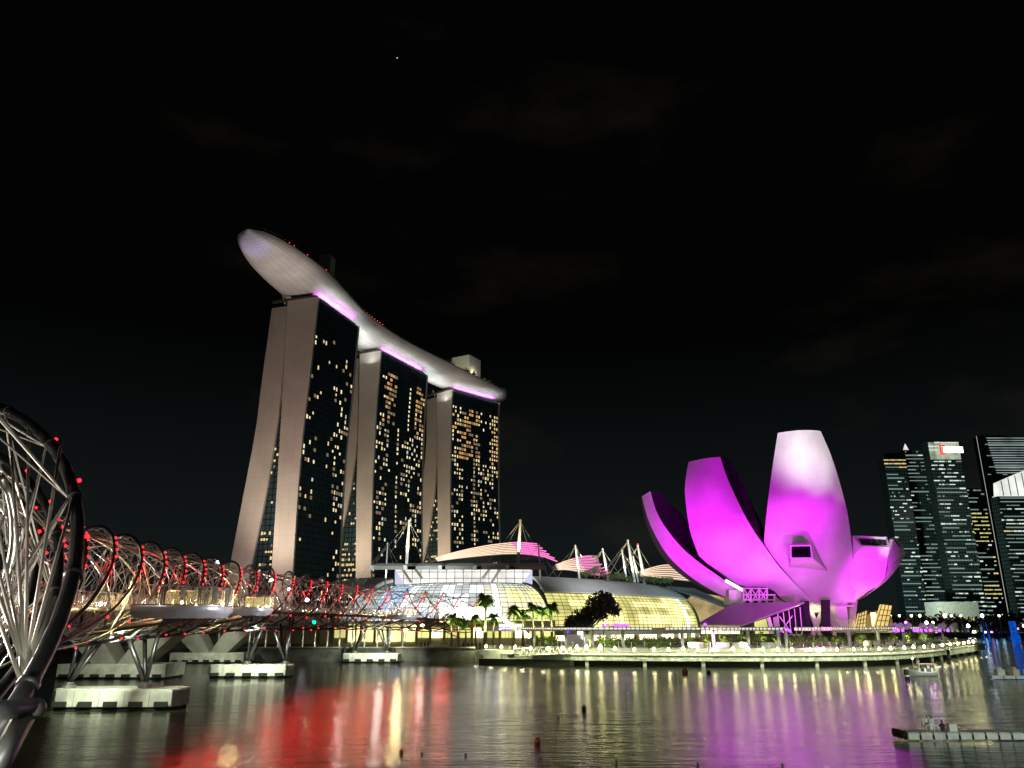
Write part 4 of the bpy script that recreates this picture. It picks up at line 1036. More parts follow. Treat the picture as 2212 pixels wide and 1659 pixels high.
# deck, edge beams, handrail and glass balustrade
DW = 3.1
def hstrip(off0, z0, off1, z1, sa=S0, sb=S1, n=150):
    r = []
    for i in range(n + 1):
        s = sa + (sb - sa) * i / n; c, t, nn = hframe(s); r.append((c + nn * off0 + V((0, 0, z0)), c + nn * off1 + V((0, 0, z1))))
    return r
DZ = -1.9
k = MB(); a = hstrip(-DW, DZ, DW, DZ); b = hstrip(-DW, DZ - .35, DW, DZ - .35)
k.grid([[x[0] for x in a], [x[1] for x in a], [x[1] for x in b], [x[0] for x in b], [x[0] for x in a]]); k.build('deck', 'deck', hel)
for sd in (-1, 1):
    r = hstrip(sd * DW, DZ - .12, sd * DW, DZ - .12); k = MB(); k.tube([x[0] for x in r], .16, 6); k.build('edge_beam', 'steel', hel)
    r = hstrip(sd * (DW - .1), DZ + 1.2, sd * (DW - .1), DZ + 1.2); k = MB(); k.tube([x[0] for x in r], .045, 5)
    for i in range(0, 151, 1): c = r[i][0]; k.rod(c, c - V((0, 0, 1.2)), .03, 4)
    k.build('handrail', 'steel', hel)
    r = hstrip(sd * (DW - .1), DZ + .08, sd * (DW - .1), DZ + 1.1); k = MB(); k.grid([[x[0] for x in r], [x[1] for x in r]]); k.build('balustrade_glass', 'podglass', hel)
k = MB()
for i in range(0, 150):                        # hangers and cross beams under the deck
    s = S0 + (S1 - S0) * i / 150; c, t, nn = hframe(s)
    if i % 2 == 0:
        k.rod(c + nn * -DW + V((0, 0, DZ - .4)), c + nn * DW + V((0, 0, DZ - .4)), .1, 4)
        for sd in (-1, 1): k.rod(c + nn * (sd * DW) + V((0, 0, DZ - .3)), c + nn * (sd * 1.2) + V((0, 0, -4.4)), .06, 4)
    if i % 3 == 0 and i > 9:
        for sd in (-1, 1): k.rod(c + nn * (sd * DW) + V((0, 0, DZ)), c + nn * (sd * 3.9) + V((0, 0, 2.2)), .05, 4)
k.build('cross_beam', 'steel', hel)
for o_ in (-.9, .9):
    r = hstrip(o_, -4.45, o_, -4.45, 8.0); k = MB(); k.tube([x[0] for x in r], .14, 6); k.build('keel_tube', 'tube', hel)
# perforated canopy panels between strands along the middle
leds = []
for q in range(6):
    s = S0
    while s < S1 - 1:
        th = outer(q, s); a_ = (th + math.pi) % (2 * math.pi) - math.pi
        if -1.9 < a_ < .82 and not (q in (1, 2) and s < s_ref + 6):
            p = hpt(s, th, RO + .17); leds.append(((p - CAM).length, p, s))
        s += (1.05 if s > 50 else 2.2) if (-.42 < a_ < .82) else 5.0
leds.sort(key=lambda t: t[0])
q_ = MB(); q_.ball((0, 0, 0), 1.0, 8, 6); led0 = q_.build('red_light', 'led', hel); used = False
for n, (d, p, s) in enumerate(leds[:100]):
    o = led0 if n == 0 else led0.copy()
    if n: COL.objects.link(o)
    r = .045 if d < 30 else (.07 if d < 70 else .10)
    o.matrix_parent_inverse = world_of(hel).inverted(); o.location = p; o.scale = (r, r, r)
k = MB()
for d, p, s in leds[100:]: k.ball(p, .11 if d < 140 else .135, 6, 4)
k.build('red_light_string', 'led', hel)['kind'] = 'stuff'
# real red wash from the light strings onto water and steel
for i in range(16):
    s = 44 + i * 12; c, t, nn = hframe(s)
    a_ = c + nn * 6.2 + V((0, 0, -1.0)); light('SPOT', 'bridge_red_light', a_, 800, (1, .02, .012), a_ + nn * 14 + t * -10 + V((0, 0, -9)), 110, 1, 2.2)
    light('POINT', 'bridge_red_glow', c + nn * 4.0 + V((0, 0, 1.5)), 200, (1, .04, .03), size=.4)
for i in range(12):
    s = 12 + i * 19; c, t, nn = hframe(s); light('POINT', 'bridge_walk_light', c + V((0, 0, DZ + .5)) + nn * 1.5, 850, (1, .92, .84), size=.25)
# viewing pods
def pod(px, Yd, r, ztop, lab, n=26):
    i = min(range(NS), key=lambda i: abs(HX[i].y - Yd)); s = i / (NS - 1) * TOT; c, t, nn = hframe(s)
    ctrp = c + nn * (DW + r * .68); z = c.z + DZ
    root = thing('viewing_pod', lab, 'viewing pod', (ctrp.x, ctrp.y, z), 'viewing pods on the footbridge')
    tt = math.atan2(nn.y, nn.x)
    def arc(rr, zz, k0=-1.75, k1=1.75): return [V((ctrp.x + rr * math.cos(tt + k0 + (k1 - k0) * j / n), ctrp.y + rr * math.sin(tt + k0 + (k1 - k0) * j / n), z + zz)) for j in range(n + 1)]
    k = MB(); k.grid([arc(r, .05), arc(r, -.42), arc(r * .97, -.48), arc(r * .93, -.9), arc(.2, -.95)]); k.build('fascia', mat('polished_fascia', (.74, .74, .74), .28, .35, .1, 1.2), root, True)
    k = MB(); k.grid([arc(r, .06), arc(.2, .06)]); k.build('floor', 'deck', root)
    k = MB(); k.grid([arc(r - .05, .1), arc(r - .02, 1.6)]); k.build('balustrade', 'podglass', root)
    k = MB(); k.tube(arc(r - .03, 1.64), .05, 6); k.tube(arc(r - .03, .12), .05, 5)
    for p in arc(r - .03, 1.64)[::3]: k.rod(p, p - V((0, 0, 1.6)), .035, 5)
    k.build('rail', 'steel', root)
    k = MB(); k.tube([ctrp + V((0, 0, z - ctrp.z - .8)) + nn * (r * .5), c + V((0, 0, -4.3))], .2, 8); k.tube([ctrp + V((0, 0, z - ctrp.z - .8)) + nn * (-r * .1) + t * 3, c + V((0, 0, -4.3)) + t * 1.5], .14, 8); k.build('bracket', 'tube', root)
    k = MB()
    for j in (5, 11, 17, 22):
        p = arc(r - .5, .3)[j]; k.ball(p, .16, 6, 5)
    k.build('floor_lamp', 'string', root)
    light('POINT', 'pod_light', ctrp + V((0, 0, z - ctrp.z + .8)), 2200, (1, .80, .34), size=.4)
    a_ = ctrp + nn * (r + 5) + V((0, 0, z - ctrp.z - 2.2)) - t * 2; light('SPOT', 'pod_fascia_fill', a_, 1300, (.92, .90, 1.0), ctrp + V((0, 0, z - ctrp.z - .4)), 100, .6, .5)  # unseen spot added out over the water to brighten the fascia
    return root, arc, ctrp, z, t, nn
PD = [pod(300, 70, 6.0, 0, 'nearest rounded viewing pod with glass balustrade full of onlookers'), pod(670, 112, 4.2, 0, 'middle viewing pod of the footbridge with bright floor lamps'), pod(880, 196, 4.2, 0, 'farthest viewing pod close to the landing')]

# people ------------------------------------------------------------
def person(label, cat, group, cloth, pose, loc, rz):
    """one continuous body grown with a skin modifier, hair as its child"""
    root_me = bpy.data.meshes.new('person')
    if pose == 'lean': A_ = [(.20, .02, 1.38), (.27, .16, 1.16), (.17, .34, 1.10)]; B_ = [(-.20, .02, 1.38), (-.26, .16, 1.16), (-.12, .36, 1.10)]
    elif pose == 'photo': A_ = [(.20, .02, 1.38), (.25, .22, 1.24), (.07, .38, 1.52)]; B_ = [(-.20, .02, 1.38), (-.25, .22, 1.24), (-.07, .38, 1.52)]
    else: A_ = [(.20, 0, 1.38), (.27, .02, 1.12), (.27, .10, .88)]; B_ = [(-.20, 0, 1.38), (-.27, -.02, 1.12), (-.27, .08, .88)]
    vs = [(0, 0, .92), (0, 0, 1.12), (0, .01, 1.34), (0, .02, 1.47), (0, .05, 1.56), (0, .04, 1.68)] + A_ + B_ + [(.10, 0, .86), (.11, .03, .48), (.12, 0, .08), (.13, .14, .04), (-.10, 0, .86), (-.11, .03, .48), (-.12, -.02, .08), (-.13, .13, .04)]
    es = [(0, 1), (1, 2), (2, 3), (3, 4), (4, 5), (2, 6), (6, 7), (7, 8), (2, 9), (9, 10), (10, 11), (0, 12), (12, 13), (13, 14), (14, 15), (0, 16), (16, 17), (17, 18), (18, 19)]
    rd = [.15, .135, .16, .055, .095, .075, .065, .048, .04, .065, .048, .04, .088, .062, .045, .04, .088, .062, .045, .04]
    root_me.from_pydata(vs, es, []); root_me.materials.append(M[cloth])
    o = bpy.data.objects.new('person', root_me); COL.objects.link(o); tag(o, label, cat, group); o.location = loc; o.rotation_euler = (0, 0, rz)
    md = o.modifiers.new('skin', 'SKIN'); sk = root_me.skin_vertices[0] if root_me.skin_vertices else None
    if not sk:
        bpy.context.view_layer.objects.active = o
    for v_, r in zip(root_me.skin_vertices[0].data, rd): v_.radius = (r, r * .85)
    root_me.skin_vertices[0].data[0].use_root = True
    sb = o.modifiers.new('smooth', 'SUBSURF'); sb.levels = 1; sb.render_levels = 1
    k = MB(); k.ball((0, .02, 1.67), .115, 10, 7, 1.05); k.build('hair', 'hair', o, True, local=True)
    return o
pr_ = {}
def put_person(kind, cloth, label, group, loc, rz, sc=1.0):
    key = (kind, cloth)
    if key not in pr_: pr_[key] = person(label, 'person', group, cloth, kind, loc, rz); o = pr_[key]; o.scale = (sc, sc, sc); return o
    o = dup(pr_[key], loc, rz, label, sc); o['group'] = group; return o
root, arc, cp, z, t, nn = PD[0]
tt = math.atan2(nn.y, nn.x); ar = arc(5.5, .06); n_a = 0
for j, (kd, cl) in zip((3, 5, 7, 9, 12, 14, 16, 19, 21, 24), (('lean', 'cloth'), ('lean', 'cloth2'), ('photo', 'cloth'), ('lean', 'cloth'), ('photo', 'cloth'), ('lean', 'cloth'), ('lean', 'cloth2'), ('photo', 'cloth'), ('lean', 'cloth'), ('lean', 'cloth'))):
    p = ar[j]; lb = {'lean': 'dark-dressed person leaning on the glass rail of the nearest pod', 'photo': 'dark-dressed person raising a phone on the nearest pod'}[kd] if cl == 'cloth' else 'pale-dressed person leaning on the glass rail of the nearest pod'
    put_person(kd, cl, lb, 'people on the nearest viewing pod', V((p.x, p.y, z + .06)), math.atan2(p.y - cp.y, p.x - cp.x) - math.pi / 2, random.uniform(.95, 1.06))
for i in range(26):
    s = 62 + i * 6.1 + random.uniform(-1.5, 1.5)
    if s > S1 - 3: break
    c, t, nn = hframe(s); kd = random.choice(('walk', 'lean', 'walk')); cl = random.choice(('cloth', 'cloth', 'cloth2'))
    put_person(kd, cl, ('dark-dressed' if cl == 'cloth' else 'pale-dressed') + ' person ' + ('walking' if kd == 'walk' else 'leaning on the rail') + ' along the far bridge deck', 'people along the bridge deck', c + nn * (random.uniform(.5, 2.4) if kd == 'walk' else 2.6) + V((0, 0, DZ)), math.atan2(nn.y, nn.x) - math.pi / 2 if kd == 'lean' else random.uniform(0, 6), 1)
for i in range(16):
    p, a_ = edge_px(1120 + i * 58 + random.uniform(-15, 15), random.uniform(3, 8), 2.62)
    put_person('walk', random.choice(('cloth', 'cloth2')), 'small figure strolling on the promenade behind the glass railing', 'people strolling on the promenade', p, random.uniform(0, 6), 1)
for i in range(9):
    p = at(1000 + i * 9 - (0 if i < 5 else 150), 1394, 206); put_person('walk', 'cloth', 'dark figure walking on the quay under the palms', 'people on the quay under the bridge landing', V((p.x, 207 + random.random() * 6, 2.6)), random.uniform(0, 6), 1)

# bridge piers: pile caps with fenders, steel legs
def pier(x0, x1, yb, lab, foot, thick=5.2, h=1.95):
    a, b = atz(x0, yb, 0), atz(x1, yb, 0); L = b.x - a.x; cx, cy = (a.x + b.x) / 2, a.y
    root = thing('bridge_pier', lab, 'pier', (cx, cy + thick / 2, 0), 'footbridge piers in the water')
    c = 1.2; fr = [(-L / 2, .8), (-L / 2 + c * .4, c * .35), (-L / 2 + c * 1.6, 0), (L / 2 - c * 1.6, 0), (L / 2 - c * .4, c * .35), (L / 2, .8 + c), (L / 2, thick - c), (L / 2 - c, thick), (-L / 2 + c, thick), (-L / 2, thick - c)]
    P_ = [(cx + u, cy + v) for u, v in fr]; k = MB(); k.prism(P_, .32, h); P2 = [(cx + u * .985, cy + thick / 2 + (v - thick / 2) * .96) for u, v in fr]; k.prism(P2, h - .002, h + .12); cap = k.build('pile_cap', 'capcon', root)
    md = cap.modifiers.new('bevel', 'BEVEL'); md.width = .08; md.segments = 2
    k = MB(); k.prism([(cx + u * .97, cy + thick / 2 + (v - thick / 2) * .92) for u, v in fr], -1.5, .34); k.build('waterline_skirt', 'rubber', root)
    k = MB()
    for i in range(1, 5): k.box((cx - L / 2 + L * i / 5, cy - .002, (h + .32) / 2), (.05, .03, h - .36))
    k.build('panel_joint', 'joint', cap)
    for i in range(5):
        k = MB(); k.box((cx - L / 2 + L * (i + .5) / 5, cy - .14, .62), (L / 5 * .52, .3, .5)); k.build('fender', 'rubber', cap)
    if foot:
        cc = min(HX, key=lambda p: abs(p.y - (cy + thick / 2 + 1)))
        for sx_ in (-1, 1):
            fx, fy = foot[0 if sx_ < 0 else 1]; f = V((fx, cy + thick * .42, h + .1))
            k = MB(); k.lathe([(.75, 0), (.75, .35), (.5, .4), (.5, .6)], f, 14); k.build('foot_drum', 'steel', root, False)
            zt = cc.z - 4.2
            for tx, ty, tz, r in ((fx + sx_ * .4, f.y + 1.5, cc.z - 2.6, .22), (fx - sx_ * 2.7, f.y - .6, zt, .26), (fx - sx_ * 2.2, f.y + 3.0, zt, .24), (fx - sx_ * 1.0, f.y + 4.5, cc.z - 3.0, .22)):
                k = MB(); k.tube([f + V((0, 0, .4)), V((tx, ty, tz))], r, 10); k.build('leg', 'tube', root, True)
    return root, cx, cy
for x0, x1, yb, lab, fpx in ((100, 374, 1535, 'large pale pier with black fenders below the nearest pod', (158, 322)), (445, 620, 1465, 'pale pier second from the camera with steel legs', (534, 617)), (735, 862, 1432, 'farthest small pale pier near the seawall', (768, 800 + 724 / 2.458 * 0 + 30))):
    yy = atz(x0, yb, 0).y; ft = [(at(f_, 1450, yy + 2.7).x, 0) for f_ in fpx]
    if x0 == 735: ft = [(at(1470 / 2.458 / 1.8228 + 800 / 1.8228, 1420, yy + 2.7).x, 0), (at(1780 / 2.458 / 1.8228 + 800 / 1.8228, 1420, yy + 2.7).x, 0)]
    root, cx, cy = pier(x0, x1, yb, lab, ft)
    light('SPOT', 'pier_flood', V((cx + 2.5, cy - 6.5, 8.3)), 11000, (.93, 1.0, .80), V((cx + .5, cy + 1, 1.0)), 105, .6, .3)
rp_, cx, cy = pier(-60, 196, 1850, 'pale pier cut by the bottom left picture corner', None)
k = MB(); k.lathe([(.7, 0), (.7, .4), (.5, .45)], (cx + 1.6, cy + 3, 2.05), 14); k.build('foot_drum', 'steel', rp_)
light('POINT', 'pier_flood', V((cx + 3, cy - 1, 6.5)), 2600, (.95, 1, .85), size=.3)

# near clutter of the bridge end: joint casting, lit tube, V rods
c1 = at(76, 1530, 11.2); c0_ = at(-60, 1538, 10.2)
cl_ = MB(); cl_.tube([c0_, c0_.lerp(c1, .5), c1 + V((-.02, 0, .02))], .12, 12); cl_.ball(c1, .135, 12, 8); cl_.build('node_casting', 'tube', hel, True)
k = MB(); k.tube([c1 + V((-.1, -.05, -.1)), at(-30, 1700, 10.2)], .14, 12); k.build('lower_brace', 'tube', hel, True)
k = MB()
hub = at(55, 1450, 13.5)
for x, y, Y in ((62, 925, 20.2), (132, 955, 18.8), (158, 1075, 16.9), (20, 905, 21.5), (-30, 1000, 20), (-40, 1100, 17), (120, 1290, 14.8), (-40, 1180, 16)):
    k.tube([hub.lerp(at(x, y, Y), .03), at(x, y, Y)], .034, 8)
for x, y in ((40, 1330), (85, 1310), (-20, 1290), (110, 1370)): k.tube([at(x, y, 15), at(48, 1480, 13)], .034, 8)
k.build('near_stay', 'rod', hel, True)
k = MB(); k.ball(hub, .09, 10, 8); k.build('stay_hub', 'steel', hel, True)
light('POINT', 'bridge_end_fill', V((-6.6, 9.2, 6.9)), 420, (.95, 1, .80), size=.2)  # unseen point lights added to brighten the casting and near rods
light('POINT', 'bridge_end_fill', V((-14, 19, 8.9)), 380, (1, .95, .72), size=.2)
light('POINT', 'bridge_end_fill', V((-5.4, 9.4, 8.7)), 90, (.95, 1, .9), size=.2)
light('POINT', 'bridge_red_light', V((-6.3, 9.0, 7.4)), 14, (1, .03, .02), size=.1)

# green navigation light hung under the bridge
gl = thing('navigation_light', 'green navigation light hanging below the bridge deck', 'signal light', at(679, 1338, 150))
k = MB(); k.ball(at(678.5, 1344, 150), .30, 8, 6); k.build('lens', 'green', gl); k = MB(); k.rod(at(678.5, 1342, 150), at(678.5, 1334, 150), .08, 5); k.build('hanger', 'steel', gl)

# road bridge behind, with flared concrete piers and street lamps
rb = thing('road_bridge', 'dark road bridge running behind the helix bridge', 'bridge', (-72, 150, 8))
ax = [V((-62, 60, 0)), V((-66, 120, 0)), V((-70, 185, 0)), V((-70, 262, 0))]
for a, b in zip(ax, ax[1:]):
    d = b - a; k = MB(); k.box((a + b) / 2 + V((0, 0, 8.9)), (d.length + .6, 21, 1.5), math.atan2(d.y, d.x)); k.build('deck', 'concrete', rb)
    k = MB(); k.box((a + b) / 2 + V((10.2, 0, 10.2)), (d.length + .6, .4, 1.1), math.atan2(d.y, d.x)); k.build('parapet', 'concrete', rb)
for (x0, x1, yb), lab in zip(((120, 355, 1467), (365, 525, 1433)), ('flared concrete pier behind the nearest helix pier', 'flared concrete pier farther back beside the second helix pier')):
    a, b = atz(x0, yb, 0), atz(x1, yb, 0); L = b.x - a.x; cx, cy = (a.x + b.x) / 2, a.y
    o = thing('road_pier', lab, 'pier', (cx, cy + 4, 0), 'road bridge piers')
    k = MB(); k.prism([(cx - L / 2, cy), (cx + L / 2, cy), (cx + L / 2, cy + 8), (cx - L / 2, cy + 8)], .3, 2.3); cap = k.build('pile_cap', 'capcon', o)
    k = MB(); k.prism([(cx - L / 2 * .97, cy + .3), (cx + L / 2 * .97, cy + .3), (cx + L / 2 * .97, cy + 8), (cx - L / 2 * .97, cy + 8)], -1, .31); k.build('waterline_skirt', 'rubber', o)
    for i in range(7): k = MB(); k.box((cx - L / 2 + L * (i + .5) / 7, cy - .12, .55), (L / 7 * .55, .3, .4)); k.build('fender', 'rubber', cap)
    for sx_ in (-1, 1):
        k = MB(); xo, xi = sx_ * L * .12, sx_ * L * .42
        k.hexa([V((cx + xo - 2, cy + 1.5, 2.3)), V((cx + xo + 2, cy + 1.5, 2.3)), V((cx + xo + 2, cy + 6.5, 2.3)), V((cx + xo - 2, cy + 6.5, 2.3)), V((cx + xi - 3.2, cy + 1, 8.2)), V((cx + xi + 3.2, cy + 1, 8.2)), V((cx + xi + 3.2, cy + 7, 8.2)), V((cx + xi - 3.2, cy + 7, 8.2))]); k.build('flared_arm', 'concrete', o)
    light('SPOT', 'pier_flood', V((cx + 5, cy - 9, 7.5)), 2800, (.95, 1, .80), V((cx, cy + 1, 2.5)), 110, .8, .4)
SLL = ['street lamp with white glare highest at left of the helix crest', 'street lamp with white glare before the first tower base', 'street lamp glare just right of the first tower base', 'lowest street lamp glare above the middle pod']
for (px, py, Y), lab in zip(((472, 1214, 140), (586, 1254, 190), (626, 1272, 215), (663, 1296, 240)), SLL):
    p = at(px, py, Y); o = thing('street_lamp', lab, 'street lamp', (p.x - .6, p.y, 9.6), 'street lamps on the road bridge')
    k = MB(); k.tube([(p.x - .6, p.y, 9.6), (p.x - .6, p.y, p.z - .3), (p.x - .4, p.y, p.z + .2), (p.x, p.y, p.z + .25)], .1, 6); k.build('pole', 'steel', o)
    k = MB(); k.ball(p, .42 * Y / 160, 8, 6, .8); k.build('lamp_head', 'lampwhite', o)

# uplit light columns along the quay
QL = 'slim uplit light column standing on the seawall behind the bridge piers'
qc = None
for px in (812, 858, 998 / 1, 1045 - 0, 1093):
    pass
src = [(25, 870), (145, 870), (488, 868), (603, 868), (722, 868), (838, 868), (962, 780), (1080, 785), (1200, 790), (1318, 790), (1440, 790), (1560, 790), (1685, 790), (1805, 790), (1930, 790)]
for zx, zy in src:
    px = (800 + zx / 2.458) / 1.8228; tall = zy < 800; p = at(px, 1394, 206)
    h = 9.4 if tall else 5.0
    if qc is None or True:
        o = thing('light_column', 'taller uplit light column on the quay among the palms' if tall else QL, 'light column', (p.x, 206, 2.55), 'uplit columns along the quay')
        k = MB(); k.tube([(0, 0, 0), (0, 0, h)], [.20, .15], 8); k.lathe([(.1, 0), (.35, .25), (.35, .32), (.05, .36)], (0, 0, h), 8); k.build('pole', 'white', o, local=True)
        k = MB(); k.lathe([(.28, 0), (.28, .3)], (0, -.5, .1), 8); k.build('uplight', 'string', o, local=True)
        uplight('quay_uplight', V((p.x, 205.3, 2.9)), 2400 if tall else 1100, (1, .92, .6), 64, .15)
zx = [(1010 + i * 22 - 0) for i in range(3)]
# strings of globe lamps on the landing stairs
GLB = [(937, 1349), (953, 1346), (968, 1343), (1135, 1337), (1150, 1341), (1163, 1347), (1172, 1349), (1182, 1355), (1193, 1360), (1200, 1366), (1214, 1366), (1223, 1371), (1232, 1374), (895, 1355), (912, 1352), (876, 1360)]
for i, (px, py) in enumerate([(1082 + (x_ - 1135) * .62, y_) if x_ > 1000 else (x_, y_) for x_, y_ in GLB]):
    p = at(px, py, 246 if px > 1000 else 236); o = thing('globe_lamp', 'round warm globe lamp in the slanting string between palms' if px > 1000 else 'round warm globe lamp in the string under the bridge landing', 'lamp', (p.x, p.y, 2.6), 'globe lamps by the landing stairs')
    k = MB(); k.ball((0, 0, p.z - 2.6), .62, 8, 6); k.build('globe', 'string', o, local=True); k = MB(); k.rod((0, 0, 0), (0, 0, p.z - 3.1), .08, 5); k.build('post', 'steel', o, local=True)
# landing canopy beams at the far end of the bridge
lc = thing('bridge_landing', 'tan steel ramp carrying the bridge end onto the quay', 'ramp', at(985, 1350, 232))
k = MB(); a, b = at(905, 1341, 222), at(1040, 1348, 236)
k.hexa([a + V((0, 0, -.8)), b + V((0, 0, -.8)), b + V((0, 6, -.8)), a + V((0, 6, -.8)), a, b, b + V((0, 6, 0)), a + V((0, 6, 0))]); k.build('ramp_slab', 'concrete', lc)
k = MB()
for x0, y0, x1, y1 in ((880, 1356, 1000, 1348), (960, 1363, 1004, 1384), (905, 1343, 960, 1356), (930, 1300, 985, 1347), (990, 1322, 1010, 1345)): k.rod(at(x0, y0, 226), at(x1, y1, 226), .16, 6)
k.build('brace', 'rod', lc)
for i in range(12):
    p = at(920 + i * 9, 1340, 228); put_person('walk', 'cloth', 'dark figure in the crowd on the bridge landing', 'crowd on the bridge landing', V((p.x, p.y, a.z + (b.z - a.z) * i / 12)), random.uniform(0, 6), 1)

# ================================================================== palms, trees, hedges, pergola
random.seed(51)
def make_palm(label, group, h, seed):
    random.seed(seed); o = thing('palm_tree', label, 'palm tree', (0, 0, 0), group)
    k = MB(); k.tube([(0, 0, 0), (.05, 0, h * .3), (-.03, 0, h * .7), (0, 0, h)], [.46, .36, .24, .17], 8); k.build('trunk', 'trunk', o, True, local=True)
    k = MB()
    for f in range(17):
        a = f * 2.399 + random.uniform(-.2, .2); el = random.uniform(-.15, 1.2); Lf = random.uniform(2.4, 3.2); pts = []
        for i in range(8):
            t = i / 7; r = Lf * t * math.cos(el) * (1 - .12 * t); z = h + Lf * t * math.sin(el) - 1.9 * t * t * (.6 + .4 * math.cos(el)); pts.append(V((r * math.cos(a), r * math.sin(a), z)))
        side = V((-math.sin(a), math.cos(a), 0))
        for i in range(7):
            for sgn in (-1, 1):
                for u in (.15, .65):
                    p = pts[i].lerp(pts[i + 1], u); w = 1.05 * math.sin(math.pi * min(1, (i + u + .8) / 8.2)) + .12; fwd = (pts[i + 1] - pts[i]).normalized()
                    tip = p + side * (sgn * w) + fwd * w * .5 + V((0, 0, -w * .55)); k.face([p - fwd * .12, tip, p + fwd * .16])
    k.build('crown', 'palm', o, local=True); return o
pv0 = [make_palm('leafy green palm standing in the lit row before the white mall glass', 'palms in a row on the quay', 9.2, 1), make_palm('leafy green palm standing in the lit row before the white mall glass', 'palms in a row on the quay', 8.0, 5)]
PALM = [(975, 0, 0.85, 214), (990, 1, .86, 220), (1027, 0, .82, 216), (1066, 1, .98, 216), (1048, 0, 1.36, 222), (1110, 0, 1.05, 222), (1130, 1, 1.1, 226), (1152, 0, 1.12, 222), (1172, 1, 1.2, 228), (1192, 0, 1.12, 222), (1006, 1, .8, 226)]
usedp = [False, False]
for px, kd, sc, Y in PALM:
    p = at(px, 1385, Y); loc = V((p.x, Y, 2.6)); src_ = pv0[kd]
    o = dup(src_, loc, random.uniform(0, 6), None, sc) if usedp[kd] else src_
    if not usedp[kd]: o.location = loc; o.scale = (sc, sc, sc); usedp[kd] = True
    if px == 1048: o['label'] = 'tallest palm of the quay row, right of the white screen'
    uplight('palm_uplight', loc + V((.4, -2.6, 1.9)), 5200 * sc * sc, (.95, 1, .46), 96, .2)
    if px < 1010: o['label'] = 'palm with low fronds in front of the white screen'
for px, Y in ((985, 210), (1020, 208), (1066, 208), (1110, 212), (1150, 212), (1190, 212), (1085, 206)):
    p = at(px, 1390, Y); uplight('palm_uplight', V((p.x, Y - 3.0, 3.2)), 2500, (.95, 1, .40), 100, .3)
def tree(name, label, base, trunk_h, clumps, leafm, n, size, group=None, r=.35, cat='tree'):
    o = thing(name, label, cat, base, group); b = V(base); k = MB()
    top = b + V((0, 0, trunk_h)); k.tube([b, b.lerp(top, .5) + V((.1, 0, 0)), top], [r, r * .8, r * .6], 8)
    for c, rad in clumps: q = V(c); k.tube([top - V((0, 0, .4)), top.lerp(q, .5) + V((0, 0, .3)), q], [r * .5, r * .35, r * .12], 6)
    k.build('trunk', 'bark', o, True); k = MB()
    for c, rad in clumps: k.leaves(c, rad, int(n * rad[0] * rad[2] / 4), size)
    k.build('crown', leafm, o); return o
bt = at(1268, 1360, 200)
cl = []
for x, y, r in ((1300, 1300, 3.6), (1285, 1312, 3.2), (1318, 1310, 2.6), (1255, 1335, 2.9), (1240, 1343, 2.4), (1275, 1330, 2.6), (1310, 1293, 2.0), (1328, 1320, 1.8), (1262, 1346, 2.2), (1230, 1350, 1.6), (1298, 1328, 2.0)):
    p = at(x, y, 200 + random.uniform(-1.5, 1.5)); cl.append(((p.x, p.y, p.z), (r, r * .9, r * .75)))
tree('broad_tree', 'large dark leaning tree silhouetted against the yellow mall glass', (bt.x, 200, 3.5), 3.6, cl, 'darkleaf', 420, .40, r=.4)
for i, (px, py, Y) in enumerate(((1268, 1238, 348), (1285, 1232, 350), (1305, 1240, 352), (1340, 1243, 365), (1352, 1248, 366), (1395, 1250, 380), (1425, 1252, 384), (1450, 1254, 390))):
    p = at(px, py, Y); tree('roof_tree', 'small bushy tree on the mall roof ' + ('in front of the middle shell' if i < 3 else 'between middle and rightmost shell' if i < 5 else 'before the rightmost shell'), (p.x, Y, p.z - 4), 2, [((p.x + random.uniform(-2, 2), Y, p.z + random.uniform(-.5, .8)), (2.4, 2, 1.6)) for _ in range(2)], 'leaf', 120, .5, 'trees on the mall roof', .2)
# hedges and shrubs on the terrace
HG = [(1115, 1160, 'leaf'), (1168, 1206, 'leaf'), (1288, 1342, 'leaf'), (1356, 1470, 'leaf'), (1700, 1788, 'leaf'), (1796, 1834, 'leaf')]
HLb = ['dark round hedge at the left end of the promenade', 'hedge with warm spots left of the white kiosk', 'hedge right of the white kiosk', 'long dark clipped hedge right of the big tree', 'long green hedge below the dark museum column', 'hedge left of the rightmost pergola bays']
for (x0, x1, m_), lb in zip(HG, HLb):
    a, ang = edge_px((x0 + x1) / 2, 16, 3.5); o = thing('hedge', lb, 'hedge', a)
    k = MB(); n = max(3, (x1 - x0) // 9)
    for i in range(n):
        p, _ = edge_px(x0 + (x1 - x0) * (i + .5) / n, 16 + random.uniform(-1, 1), 3.5); k.leaves((p.x, p.y, 4.7 + random.uniform(-.2, .3)), (.9, 1.3, 1.35), 150, .26)
    k.build('foliage', m_, o)
    for i in range(0, n, 3):
        p, _ = edge_px(x0 + (x1 - x0) * (i + .5) / n, 12.8, 4.0); light('SPOT', 'hedge_light', p, 620 if 'dark' not in lb else 170, (.95, 1, .42), p + V((0, 3.4, .9)), 110, .7, .2)
SH = [1492, 1506, 1524, 1538, 1560, 1574, 1600, 1630, 1646, 1664, 1680, 1846, 1862, 1880, 1896, 1912, 1930, 1946, 1962, 1978, 1992, 2010, 2026, 2042]
